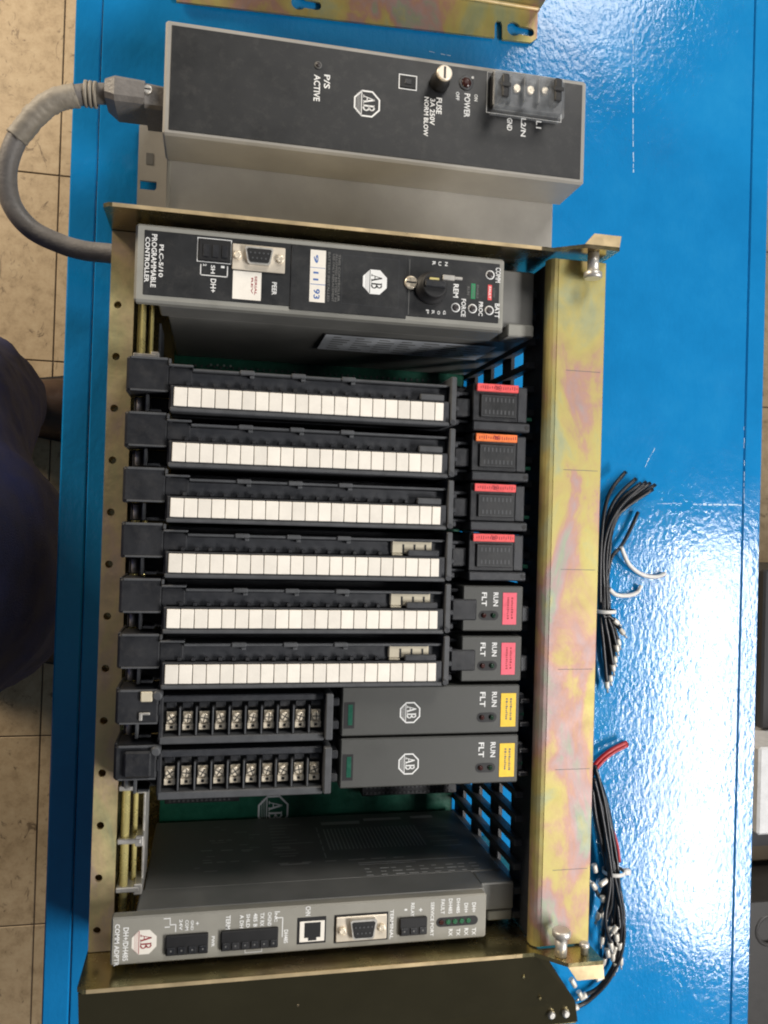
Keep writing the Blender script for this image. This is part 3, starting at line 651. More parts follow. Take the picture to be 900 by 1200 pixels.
def arm_labels(tan):
    t = thing('swing_arm', 'wiring arm', 'wiring arm', (120, Y0, 158.5), 'wiring arms with white label squares')
    cap_parts(t, 1)
    obj('spine', MB().box(34.2, 206.0, Y0-13.6, Y0+10.0, 158.4, 178, .6), 'black_plastic', t)
    obj('label_rail', MB().box(35.4, 201.0, Y0-13.8, Y0-0.2+.6, 178.1, 190.0, .5), 'charcoal_plastic', t)
    obj('lower_lip', MB().box(35.0, 201.0, Y0-14.6, Y0-12.2, 178.2, 190.9, .5), 'rib_plastic', t)
    obj('rear_wall', MB().box(47.0, 201.0, Y0+9.4, Y0+10.9, 178.1, 188.5, .4), 'rib_plastic', t)
    obj('wall_step', MB().box(33.6, 47.4, Y0+11.6, Y0+12.8, 178.1, 188.9, .4).box(33.4, 34.8, Y0+12.9, Y0+16.0, 178.1, 187.5, .3), 'rib_plastic', t)
    obj('trough', MB().box(35.4, 201.0, Y0+0.6, Y0+9.2, 178.1, 184.6, .5), 'charcoal_plastic', t)
    for x_ in (74, 104, 134): obj('wall_clip', MB().box(x_, x_+8.5, Y0+9.0, Y0+11.6, 184.7, 189.6, .5).box(x_+5.5, x_+8.3, Y0+7.2, Y0+9.0, 184.7, 188.8, .4), 'rib_plastic', t)
    for i in range(20): 
        x_ = 36.6+7.73*(i+1)
        if tan and 166 < x_ < 196: continue
        obj('comb_tooth', MB().box(x_-.8, x_+1.5, Y0+0.7, Y0+2.9, 184.65, 188.0, .3), 'black_plastic', t)
    for i in range(21):
        last = (i == 20)
        o = bpy.data.objects.new('label_square', lastcell if last else cell); C.objects.link(o); o.parent = t
        x_ = 36.9+7.73*(i+.5) - (1.05 if last else 0)
        o.location = ((x_-120)*S, -6.1*S, (190.05-158.5)*S); o.rotation_euler = (random.uniform(-.012, .012), random.uniform(-.012, .012), random.uniform(-.012, .012))
    obj('end_post', MB().box(201.4, 205.0, Y0-13.8, Y0+15.8, 160, 191.2, .6), 'rib_plastic', t)
    for y_ in (-12.5, -4, 5): obj('post_hook', MB().box(205.1, 209.0, Y0+y_, Y0+y_+3.2, 168, 184, .6), 'charcoal_plastic', t)
    obj('post_pin', MB().cyl((202.6, Y0-12.2, 191.2), 1.6, 1.2, 'z', 12), 'charcoal_plastic', t)
    if tan:
        ti = obj('jumper_clip', MB().box(167.7, 193.0, Y0+1.9, Y0+10.6, 184.7, 187.2, .8).box(168.2, 175, Y0+0.6, Y0+1.8, 184.7, 187, .4), 'tan_insert', t)
        for x_ in (174.6, 181.6, 188.4): obj('clip_slot', MB().box(x_, x_+1.1, Y0+2.4, Y0+7.6, 187.1, 187.4), 'deep_black', ti)
        obj('clip_edge', MB().box(169, 192, Y0+9.2, Y0+10.4, 187.25, 188.6, .3), 'charcoal_plastic', ti)
        obj('clip_base', MB().box(177.5, 197, Y0+0.65, Y0+4.4, 187.25, 190.2, .5), 'charcoal_plastic', ti)
    else:
        obj('marker_block', MB().box(182.6, 197.5, Y0+0.65, Y0+4.4, 184.7, 189.8, .5), 'rib_plastic', t)
    return t
aw = arm_labels(False); at_ = arm_labels(True)
names = ['topmost wiring arm, white label squares and grey block, below the processor module', 'second wiring arm from the top, white label squares, beside the orange striped module',
         'third wiring arm from the top, white label squares with small grey block', 'wiring arm with tan clip beside the lowest red striped module', 'wiring arm with tan clip beside the upper pink labelled module', 'lowest wiring arm with white squares and tan clip, above the screw terminals']
for i in range(6):
    o = place(aw if i < 3 else at_, i, i in (0, 3)); o['label'] = names[i]

def screw_meshes():
    mb = MB(); mb.box(-3.3, 3.3, -6.2, -2.4, 0, 1.4, .3); mb.box(-2.9, 2.9, -2.5, 4.6, 0, 0.9, .2)
    cl = mb.mesh('clamp_plate', 'nickel')
    mb = MB(); mb.lathe((0, 1.0, .9), [(0, 2.9), (1.5, 2.8), (2.1, 2.1)], 'z', 16)
    sc_ = mb.mesh('terminal_screw', 'nickel')
    sl = MB().box(-2.3, 2.3, .72, 1.28, 3.0, 3.12).box(-.28, .28, -1.3, 3.3, 3.0, 3.11).mesh('screw_slot', 'black_print')
    hl = MB().box(-.9, .9, -5.1, -3.5, 1.38, 1.46).mesh('clamp_hole', 'black_print')
    return cl, sc_, sl, hl
CL, SC_, SL, HL = screw_meshes()
def arm_screws(kind):
    t = thing('swing_arm', 'wiring arm', 'wiring arm', (90, Y0, 158.5), 'wiring arms with screw terminals')
    if kind == 0:
        cap_parts(t, 0)
        obj('cap_clip', MB().box(24, 30.5, Y0+9.6, Y0+15.4, 186.6, 188.4, .5), 'tan_insert', t)
        obj('cap_contact', MB().box(23.4, 25.2, Y0-1.2, Y0+3.4, 186.6, 188.0, .3).box(25.2, 29.4, Y0+2.0, Y0+3.4, 186.6, 188.0, .3), 'steel', t)
    else:
        cap_parts(t, 0)
        obj('cap_ridge', MB().box(16, 31, Y0-1.5, Y0+13.5, 186.6, 189.4, 1.2), 'black_plastic', t)
    obj('shoulder', MB().lathe((33.2, Y0+13.0, 178), [(0, 3.0), (9.5, 3.0), (11, 2.0)], 'z', 16), 'rib_plastic', t)
    obj('base', MB().box(34.5, 134.5, Y0-15.2, Y0+12.6, 158.4, 172, .6), 'black_plastic', t)
    obj('rear_wall', MB().box(36.0, 130.0, Y0+8.4, Y0+12.4, 172.1, 184.5, .6), 'charcoal_plastic', t)
    obj('terminal_bed', MB().box(36.2, 130.0, Y0-10.8, Y0+8.2, 172.1, 178.8), 'deep_black', t)
    obj('lower_lip', MB().box(34.8, 130.0, Y0-15.4, Y0-11.0, 172.1, 186.5, .6), 'rib_plastic', t)
    obj('end_post', MB().box(130.2, 134.6, Y0-14.2, Y0+13.2, 160, 190.5, .6), 'rib_plastic', t)
    obj('end_cheek', MB().box(34.6, 36.0, Y0-11.0, Y0+8.0, 172.1, 184, .4), 'rib_plastic', t)
    for y_ in (-10, 4): obj('post_hook', MB().box(134.8, 139.5, Y0+y_, Y0+y_+5, 165, 182, .6), 'black_plastic', t)
    for i in range(10):
        x_ = 41.2+9.38*i; rz = random.uniform(0, 3.1)
        a = bpy.data.objects.new('terminal_screw', SC_); C.objects.link(a); a.parent = t; a.location = ((x_-90)*S, -2.6*S, (179.2-158.5)*S)
        b_ = bpy.data.objects.new('screw_slot', SL); C.objects.link(b_); b_.parent = a; b_.rotation_euler = (0, 0, rz)
        s1, c1_ = math.sin(rz), math.cos(rz); b_.location = (1.0*S*s1, (1.0-1.0*c1_)*S, 0)
        a = bpy.data.objects.new('clamp_plate', CL); C.objects.link(a); a.parent = t; a.location = ((x_-90)*S, -2.6*S, (179.2-158.5)*S)
        b_ = bpy.data.objects.new('clamp_hole', HL); C.objects.link(b_); b_.parent = a
        if i < 9: obj('partition', MB().box(x_+4.2, x_+5.2, Y0-10.8, Y0+5.5, 178.9, 185.5, .3), 'rib_plastic', t)
        obj('rear_tooth', MB().box(x_-3.4, x_+2.6, Y0+4.6, Y0+8.2, 178.9, 182.5, .4), 'black_plastic', t)
    return t
s0 = arm_screws(0); place(s0, 6, True); s0['label'] = 'upper wiring arm with ten bare screw terminals and small tan clip on its cap'
s1_ = arm_screws(1); place(s1_, 7, True); s1_['label'] = 'lower wiring arm with ten bare screw terminals above the empty slots'

# ------------------------------------------------------------------ communication adapter (bottom)
ca = thing('adapter_module', 'light grey communication adapter module with ports and round emblem at the bottom of the rack', 'module', (140, -185, 24))
X0, X1, YA, YB, ZF = 10.9, 238.7, -199.0, -171.4, 176.0
obj('housing', MB().box(26, 262, YA+0.8, YB-0.8, 24, 140, 0.8), 'module_side', ca)
obj('side_panel', MB().box(24, 240, YA+0.3, YB-0.3, 140.2, 167.8, 0.8), 'module_side', ca)
obj('rear_shoulder', MB().box(240.2, 263, YA+9, YB-1, 140.2, 160, 0.8), 'module_side', ca)
obj('pull_tab', MB().box(246, 263, YA+1, YA+8, 140.2, 158, 0.8), 'grey_bezel', ca)
fa = obj('bezel', MB().box(X0, X1, YA, YB, 168.0, ZF, 1.0), 'adapter_grey', ca)
z = ZF+0.02
lettering([('DH+/DH485', (17.7, 20.8, -196.5, -177.2)), ('COMM ADPTR', (13.0, 15.8, -199.1, -174.9)), ('PWR', (68.0, 69.9, -192.1, -185.8)), ('DH485', (110.8, 113.3, -193.1, -185.1)),
           ('CHN C', (123.0, 125.1, -178.1, -175.2)) if False else ('CHN', (123.5, 126.6, -177.6, -171.9)), ('TERMINAL', (176.2, 178.4, -195.4, -177.4)), ('RELAY', (189.3, 191.5, -182.6, -174.1)), ('-', (185.2, 186.9, -178.6, -177.5)), ('+', (194.5, 196.7, -179.8, -177.6)), ('SERVICE PORT', (202.1, 204.3, -195.6, -174.4)),
           ('FAULT', (208.6, 211.1, -182.3, -173.2)), ('DH485', (213.6, 216.1, -182.4, -173.0)), ('DH485', (218.8, 221.1, -182.4, -173.1)), ('DH+', (223.9, 226.4, -182.5, -176.4)), ('DH+', (229.0, 231.6, -182.6, -176.4)),
           ('RX', (214.1, 216.6, -196.5, -192.0)), ('TX', (219.2, 221.6, -196.6, -192.1)), ('RX', (224.4, 226.9, -196.8, -192.2)), ('TX', (229.4, 232.0, -196.9, -192.3)),
           ('24V', (49.2, 51.1, -180.9, -174.7)), ('COM', (52.6, 54.6, -181.2, -175.2)), ('GND', (55.8, 57.5, -181.4, -175.6)), ('+', (58.8, 60.5, -178.6, -176.6)), ('TERM', (76.1, 78.8, -182.4, -174.1)),
           ('A DH', (84.3, 86.6, -182.2, -174.4)), ('SHLD', (88.1, 90.3, -182.2, -174.1)), ('485 B', (92.3, 94.7, -182.1, -173.9)), ('TX RX', (96.4, 98.7, -182.1, -173.9)), ('CHGND', (100.8, 103.1, -182.1, -173.9)), ('NC', (104.8, 106.6, -179.9, -174.8))], z, 'white_print', fa)
c_ = (29.6, -186.4); logo(c_[0], c_[1], 7.6, z, fa, True, 'white_label', 'red_ink')
mb = MB()
frame_lines((87.8, 98.0, -197.2, -194.9), .3, z+.02, mb)
for r_ in ((40.3, 44.2, -173.9, -173.4), (43.8, 44.2, -177.1, -174.1), (43.8, 47.2, -177.7, -177.2), (47.0, 47.5, -181.8, -177.2), (41.0, 43.9, -178.9, -178.4), (105.6, 109.7, -177.9, -177.4), (109.6, 110.1, -189.4, -177.6), (104.9, 108.0, -174.3, -173.8)): quad(mb, r_, z+.02)
obj('printed_lines', mb, 'white_print', fa)
def screw_conn(rc, n, zf):
    o = obj('terminal_socket', MB().rbox(rc, zf, zf+2.6, .5), 'deep_black', ca)
    x0, x1, y0, y1 = rc
    for i in range(n):
        xc = x0+(x1-x0)*(i+.5)/n; w = (x1-x0)/n*.36
        q = obj('wire_entry', MB().box(xc-w, xc+w, y0+1.0, y0+5.0, zf+2.62, zf+3.2, .3), 'black_plastic', o)
        obj('clamp_dot', MB().cyl((xc, y0+3.2, zf+5.6), .5, .25, 'z', 8), 'rib_plastic', o) if False else None
    mb = MB()
    for i in range(n):
        xc = x0+(x1-x0)*(i+.5)/n; mb.cyl((xc, y0+3.2, zf+3.2), .55, .2, 'z', 8)
    obj('contact_row', mb, 'legend_grey', o)
screw_conn((41.9, 66.2, -194.8, -183.2), 4, ZF-.5); screw_conn((73.6, 107.3, -194.5, -182.8), 6, ZF-.5); screw_conn((182.1, 199.6, -193.5, -182.7), 3, ZF-.5)
jr = (118.7, 136.3, -194.5, -178.5)
j_ = obj('modular_jack', MB().rbox(jr, ZF-.5, ZF+.3, .2), 'deep_black', ca)
ji = (jr[0]+1.4, jr[1]-1.0, jr[2]+1.4, jr[3]-2.2)
jw = obj('jack_liner', MB().rbox(ji, ZF+.3, ZF+.8, .3), 'white_label', j_)
obj('jack_opening', MB().box(ji[0]+3.0, ji[1]-2.4, ji[2]+2.6, ji[3]-.8, ZF+.75, ZF+.95).box(ji[0]+5.4, ji[1]-4.8, ji[2]+.8, ji[2]+2.6, ZF+.75, ZF+.95), 'deep_black', jw)
rcp = (142.4, 173.9, -194.4, -179.4)
obj('port_recess', MB().box(rcp[0]-1, rcp[1]+1, rcp[2]-1, rcp[3]+1, ZF-.3, ZF+.25), 'deep_black', ca)
dsub(rcp, (150.8, 167.2, -192.5, -180.5), [(146.2, -187.3), (170.7, -187.0)], ZF+.25, ca)
rp_ = (205.8, 233.2, -190.7, -184.2); r = 2.9
poly = [(rp_[0]+r+r*math.cos(a), (rp_[2]+rp_[3])/2+r*math.sin(a)) for a in [math.pi/2+math.pi*i/8 for i in range(9)]]+[(rp_[1]-r+r*math.cos(a), (rp_[2]+rp_[3])/2+r*math.sin(a)) for a in [-math.pi/2+math.pi*i/8 for i in range(9)]]
sw = obj('status_window', MB().prism(poly, ZF-.2, ZF+.12), 'deep_black', ca)
for i in range(5): obj('status_lamp', MB().cyl((rp_[0]+3.4+4.4*i, (rp_[2]+rp_[3])/2, ZF+.12), 1.8, .7, 'z', 12, 1.2), 'led_red' if i == 0 else 'lamp_green', sw)
# printed legend on the side facing the empty slots
mb = MB(); rnd = random.Random(4)
yS = YB-.28
def sbar(x, z_, w, h): mb.add([(x, yS, z_), (x+w, yS, z_), (x+w, yS, z_+h), (x, yS, z_+h)], [(0, 1, 2, 3)])
for i in range(9):
    x_ = 168+9.2*i
    for k in range(3): sbar(x_+rnd.uniform(0, 2), 128+5*k, rnd.uniform(3, 7), 1.2)
sbar(166, 118, 84, .9); sbar(166, 121, 40, .7)
for k in range(4): sbar(112+rnd.uniform(0, 3), 72+14*k, rnd.uniform(6, 24), 1.0)
for k in range(3): sbar(60+14*k, 84+rnd.uniform(-2, 2), 8, 1.0); sbar(66+6*k, 66, 4, 1.0); sbar(62+9*k, 104, 6, .9)
for k in range(6): sbar(112+16*k, 112, rnd.uniform(6, 13), .8)
for (xa, xb, za, zb) in ((150, 180, 40, 46), (184, 214, 36, 41), (222, 240, 35, 40)): sbar(xa, za, xb-xa, zb-za)
for k in range(26): sbar(150+2.8*k, 54, .8, 40)
for k in range(14): sbar(56+rnd.uniform(0, 40), 40+6*k, rnd.uniform(3, 10), .6)
for k in range(5): sbar(225, 60+9*k, 22, .6); sbar(145, 50+12*k, .7, 9)
for k in range(10): sbar(110, 96-6*k, rnd.uniform(10, 30), .7)
q = obj('side_legend', mb, 'legend_side', ca)

# ------------------------------------------------------------------ power supply
ps = thing('power_supply', 'long grey power supply with black top panel and fuse above the rack', 'power supply', (175, 365, 0))
ZT = 90.0
obj('body', MB().box(18.6, 331.7, 325.4, 405.0, 46.2, ZT, 1.6), 'psu_grey', ps)
obj('ledge', MB().box(19.6, 325.5, 246.5, 404.0, 6, 46, 1.2), 'psu_grey', ps)
obj('end_rim', MB().box(19.8, 22.2, 247, 324.8, 46.02, 48.5, .4), 'adapter_grey', ps)
er = plate('mounting_ear', [(-5, 300), (19.4, 300), (19.4, 372), (-1, 372), (-5, 368)], [[(-3, 318), (8, 318), (9.5, 320), (9.5, 325), (-3, 325)]], 3.0, 5.2, 'psu_grey', ps)
obj('ear_tag', MB().box(1.0, 6.5, 338, 347, 5.15, 5.5), 'legend_grey', er)
pp = obj('front_panel', MB().box(22.6, 328.2, 328.8, 401.6, ZT-.4, ZT+.4, .3), 'panel_black', ps)
z = ZT+.42
lettering([('P/S', (129.3, 133.7, 371.8, 381.9)), ('ACTIVE', (122.1, 126.7, 361.9, 380.9)), ('FUSE', (212.8, 217.1, 364.4, 376.4)), ('3A 250V', (208.1, 212.0, 355.6, 375.1)), ('NORM BLOW', (203.7, 207.2, 346.8, 375.8)),
           ('ON', (241.9, 244.6, 377.7, 382.8)), ('POWER', (234.2, 238.8, 364.7, 382.5)), ('OFF', (227.7, 230.3, 376.5, 382.8)), ('GND', (268.1, 272.2, 359.1, 368.6)), ('L2/N', (279.1, 283.1, 355.9, 369.8)), ('L1', (291.3, 295.4, 363.6, 369.4))], z, 'white_print', pp)
c_ = (161.1, 364.9); logo(c_[0], c_[1], 10.4, z, pp, False)
mb = MB(); frame_lines((184.1, 197.8, 379.2, 390.2), .7, z+.02, mb); frame_lines((251.5, 311.4, 370.5, 401.2), .35, z+.02, mb); obj('printed_lines', mb, 'white_print', pp)
o = obj('service_socket', MB().rbox((185.3, 196.5, 380.5, 388.9), ZT, z+.8, .3), 'deep_black', ps)
obj('socket_key', MB().rbox((188.5, 193.4, 383.0, 386.5), z+.8, z+1.4, .2), 'black_plastic', o)
def ring(px, rr, m1, m2):
    o = obj('indicator', MB().lathe((px[0], px[1], z), [(0, rr), (.6, rr), (.7, rr*.78)], 'z', 20), m1, ps)
    obj('lens', MB().lathe((px[0], px[1], z+.6), [(0, rr*.74), (1.0, rr*.6), (1.6, rr*.3)], 'z', 16), m2, o)
ring((124.8, 387.8), 2.6, 'legend_grey', 'led_dark'); ring((235.3, 390.3), 5.4, 'rib_plastic', 'led_red')
obj('indicator_dot', MB().cyl((*(240.1, 394.7), z), 1.0, .8, 'z', 10), 'white_print', ps)
c_ = (214.7, 387.4); fz = obj('fuse_holder', MB().lathe((c_[0], c_[1], z), [(0, 7.2), (3.5, 7.2), (5, 6.6), (13, 6.2)], 'z', 24), 'deep_black', ps)
fc = obj('fuse_cap', MB().lathe((c_[0], c_[1], z+13), [(0, 5.9), (1.6, 5.7), (2.2, 4.9)], 'z', 24), 'cream_metal', fz)
obj('cap_slot', MB().box(c_[0]-.8, c_[0]+.8, c_[1]-4.2, c_[1]+4.2, z+15.15, z+15.3), 'black_print', fc)
tr = (254.2, 309.2, 373.1, 399.6)
tb = obj('terminal_block', MB().rbox(tr, ZT, z+7, .8), 'black_plastic', ps)
for (px, py) in ((271.9, 387.1), (282.7, 387.3), (294.2, 387.9)):
    s_ = obj('terminal_screw', MB().lathe((px, py, z+7), [(0, 3.2), (1.6, 3.2), (2.2, 2.4)], 'z', 16), 'nickel', tb)
for x_ in ((277.3, 387.2), (288.7, 387.5), (266.6, 386.4), (299.6, 388.3)):
    obj('barrier', MB().box(x_[0]-.7, x_[0]+.7, x_[1]-11, x_[1]+8, z+7.02, z+12, .3), 'black_plastic', tb)
cv = (250.9, 305.8, 364.0, 393.6)
ac = obj('clear_cover', MB().rbox(cv, z+17, z+19.2, .8), 'acrylic', ps)
obj('cover_side', MB().box(cv[0], cv[1], cv[2]-.2, cv[2]+1.6, z+9, z+16.9, .5), 'acrylic', ac)
obj('cover_side', MB().box(cv[0], cv[1], cv[3]-1.6, cv[3]+.2, z+9, z+16.9, .5), 'acrylic', ac)
for rc_ in ((256.9, 261.9, 373.3, 390.4), (297.4, 302.8, 375.6, 392.6)):
    k_ = obj('cover_clip', MB().rbox(rc_, z+8, z+20.5, .8), 'deep_black', ps)
    obj('clip_head', MB().box(rc_[0]-1.2, rc_[1]+1.2, (rc_[2]+rc_[3])/2-1.5, (rc_[2]+rc_[3])/2+1.5, z+20.5, z+21.6, .4), 'deep_black', k_)

# ------------------------------------------------------------------ power cable with plug
pc = thing('power_cable', 'thick grey cable with hooded plug looping from the power supply past the bench edge', 'cable', (-30, 310, 40))
hd = MB()
sec = [(0, (-14, -9)), (0, (14, -9))]
def hood(xa, xb, ya0, ya1, yb0, yb1, za0, za1, zb0, zb1, c=3.0):
    def ringv(x, y0, y1, z0, z1): return [(x, y0, z0+c), (x, y0, z1-c), (x, y0+c, z1), (x, y1-c, z1), (x, y1, z1-c), (x, y1, z0+c), (x, y1-c, z0), (x, y0+c, z0)]
    hd.add(ringv(xa, ya0, ya1, za0, za1)+ringv(xb, yb0, yb1, zb0, zb1), [tuple(range(8)), tuple(range(8, 16))]+[(i, (i+1) % 8, 8+(i+1) % 8, 8+i) for i in range(8)])
hood(-22, -15, 353, 366, 349.5, 367, 50, 78, 44, 82); hood(-15, 5, 349.5, 367, 350, 366.5, 44, 82, 43, 81); hood(5.1, 18.2, 348, 365.5, 348, 365, 40, 79, 40, 78, 2)
ho = obj('plug_hood', hd, 'cable_grey', pc)
obj('hood_screw', MB().lathe((7.0, 360, 78.6), [(0, 3.4), (1.4, 3.2), (1.8, 2.4)], 'z', 16), 'steel', ho)
obj('screw_slot', MB().box(4.6, 9.4, 359.5, 360.5, 80.35, 80.5), 'black_print', ho)
path = [(-23.0, 361.6, 62.0), (-31.1, 360.5, 62.0), (-42.5, 357.8, 62.0), (-56.2, 353.4, 61.0), (-70.0, 342.7, 58.0), (-82.8, 326.0, 54.0), (-89.7, 303.8, 50.0), (-87.1, 282.4, 46.0), (-73.8, 266.1, 44.0), (-52.6, 257.0, 44.0), (-35.9, 253.4, 45.0), (-19.0, 252.5, 47.0), (-5.6, 251.2, 49.0)]
obj('cord', MB().tube(path, 7.1, 18, 8), 'cable_grey', pc)
sr = MB()
for k, x_ in enumerate((-37.5, -34.3, -31.1)): sr.lathe((x_, path[1][1]-.6, 62), [(0, 7.8), (.3, 9.0), (2.2, 9.0), (2.5, 7.8)], 'x', 20, False)
obj('strain_relief_ring', sr, 'tape', pc)
tp = [(p[0], p[1], p[2]) for p in path[2:6]]
tb_ = MB(); tb_.tube(tp, 7.9, 22, 12)
rnd = random.Random(5)
tb_.v = [(x+rnd.uniform(-.5, .5), y+rnd.uniform(-.5, .5), z_+rnd.uniform(-.3, .3)) for x, y, z_ in tb_.v]
obj('tape_wrap', tb_, 'tape', pc)

# ------------------------------------------------------------------ neighbouring brackets
nb = thing('keyhole_bracket', 'iridescent gold sheet metal bracket with keyhole slots at the top edge', 'bracket', (200, 510, 0))
def keyhole(cx, cy, big, small, d, ang):
    pts = []; ca_, sa_ = math.cos(ang), math.sin(ang); w = math.asin(small/big)
    for i in range(13): a = w+(2*math.pi-2*w)*i/12; pts.append((big*math.cos(a), big*math.sin(a)))
    for i in range(9): a = -math.pi/2+math.pi*i/8; pts.append((d+small*math.cos(a), small*math.sin(a)))
    return [(cx+x*ca_-y*sa_, cy+x*sa_+y*ca_) for x, y in pts]
k1 = (302.4, 491.3); k2 = (116.7, 485.0)
ea = [(31.9, 477.8), (283.3, 481.1)]
sl = [(285.2, 481.0), (284.9, 492.4), (286.7, 496.0), (290.2, 496.1), (291.8, 492.7), (292.2, 480.7)]
out_ = [(20, 470.5)] + [ (ea[1][0], ea[1][1]) ] + sl + [(318.3, 481.8), (323.7, 486.3), (323.8, 508.0), (326, 512), (20, 512)]
plate('ear', out_, [keyhole(k1[0], k1[1], 6.2, 3.6, 15, -0.05), keyhole(k2[0], k2[1], 6.2, 3.6, 15, -0.03)], 2.2, 4.4, 'zinc', nb)
obj('upright_sheet', MB().box(20, 326, 512.2, 514.4, 2.2, 120, .4), 'zinc', nb)
obj('rib', MB().box(20, 324, 509.2, 512, 4.6, 8, .8), 'zinc_edge', nb)

np_ = thing('side_panel', 'gold sheet metal panel, colour darkened for its reflection, along the bottom edge below the rack', 'panel', (130, -240, 0))
def quadslab(pts, th, m_, parent, nm):
    mb = MB(); n = len(pts); mb.add(list(pts)+[(x, y, z_-th) for x, y, z_ in pts], [tuple(range(n)), tuple(range(n, 2*n))[::-1]]+[(i, (i+1) % n, n+(i+1) % n, n+i) for i in range(n)])
    return obj(nm, mb, m_, parent)
quadslab([(-4.5, -206.6, 188.5), (268, -206.6, 188.5), (278, -212, 186), (302, -246, 174), (306, -262, 170), (-4.5, -262, 170)], 2.0, 'zinc_darkened', np_, 'sheet')
obj('rear_leg', MB().box(-4.3, 306, -264.4, -262.2, 0.2, 168, .4), 'zinc_brown', np_)
for (px, py) in ((16, -232), (32, -236), (52, -236), (120, -228), (262, -222), (276, -240)):
    obj('rivet', MB().lathe((px, py, 188.5-(-206.6-py)*.334-.2), [(0, 1.0), (.5, .8)], 'z', 10), 'zinc_brown', np_)
for px in (286, 296): obj('bolt', MB().lathe((px, -254, 171), [(0, 2.6), (3, 2.6), (4, 1.6)], 'z', 8), 'steel', np_)

# ------------------------------------------------------------------ loose wires on the bench
def wire(parent, pts, r, m_, fer=None, name='wire'):
    o = obj(name, MB().tube(pts, r, 8, 6), m_, parent)
    if fer:
        p = Vector(pts[-1]); d = (p-Vector(pts[-2])).normalized()
        obj('ferrule', MB().tube([p-d*1.0, p+d*fer*.5, p+d*fer], [r*1.35, r*1.35, r*1.1], 10, 2), 'ferrule', o)
        obj('pin', MB().tube([p+d*fer, p+d*(fer+4)], r*.5, 8, 1), 'steel', o)
    return o
b1 = thing('wire_bundle', 'bundle of short black wires with two white ones lying on the bench beside the rack', 'wires', (350, 60, 0))
rnd = random.Random(11)
ends = [(733,553),(745,560),(751,566),(757,566),(762,566),(767,568),(764,573),(755,574)]
STARTS = [(413.9, 112.4, 12.0), (425.0, 106.9, 10.0), (431.7, 103.5, 7.0), (432.7, 104.1, 14.0), (439.1, 103.7, 10.0), (445.8, 102.6, 7.0), (440.6, 98.4, 12.0), (429.6, 99.0, 5.0)]
MIDS = [(395.6, 89.2, 16.0), (402.6, 84.3, 12.0), (407.9, 82.3, 8.0), (403.9, 76.9, 16.0), (409.2, 80.1, 12.0), (414.0, 78.8, 6.0), (408.2, 72.6, 8.0), (407.0, 74.0, 4.0)]
LOW = [(390.4, 46.9, 16.0), (394.0, 46.9, 12.0), (397.9, 46.8, 9.0), (393.4, 43.2, 15.0), (398.1, 43.2, 12.0), (403.3, 43.1, 5.0), (402.1, 41.0, 9.0), (399.8, 40.7, 4.0)]
FER = [(403.4, -72.7, 8.0), (407.5, -67.2, 6.0), (407.6, -57.5, 10.0), (410.6, -50.5, 7.0), (409.9, -40.2, 11.0), (414.0, -35.7, 6.0), (414.6, -26.3, 9.0), (407.1, -17.7, 12.0)]
for i in range(8):
    tie = (331.5+rnd.uniform(-3.5, 3.5), 2.5, 8+rnd.uniform(-4, 5)) if False else None
    T_ = [(394.6, -9.8, 10.0), (398.1, -10.1, 7.0), (397.2, -9.6, 12.0), (400.8, -10.0, 8.0), (400.9, -9.6, 11.0), (405.1, -10.2, 6.0), (402.0, -10.4, 4.0), (395.1, -9.5, 13.0)][i]
    F_ = FER[i]; G_ = tuple((a+b_)/2 for a, b_ in zip(T_, F_))
    wire(b1, [STARTS[i], MIDS[i], LOW[i], T_, G_, F_], 1.75, 'wire_black', 5.0)
wire(b1, [(431.0, 77.8, 5.0), (424.8, 64.0, 5.0), (414.9, 47.1, 6.0), (404.4, 35.7, 8.0), (400.3, 9.4, 8.0)], 1.7, 'wire_black')
wire(b1, [(413.3, 46.4, 9.0), (422.7, 31.4, 6.0), (437.0, 22.4, 3.0), (450.5, 20.3, 3.0), (459.9, 23.6, 4.0)], 1.9, 'wire_white')
wire(b1, [(404.0, 9.4, 7.0), (412.3, 4.0, 4.0), (424.3, 3.3, 3.0), (433.3, 6.4, 3.0), (435.9, 12.6, 4.0)], 1.9, 'wire_white')
cxy = (399.6, -10.0, 8.0)
obj('cable_tie', MB().lathe((cxy[0], cxy[1]-1.5, 8), [(0, 9.2), (0, 10.2), (3, 10.2), (3, 9.2)], 'y', 18, False), 'wire_white', b1)
b2 = thing('wire_bundle', 'longer bundle of black and red wires with white ferrules near the lower knob', 'wires', (345, -150, 0))
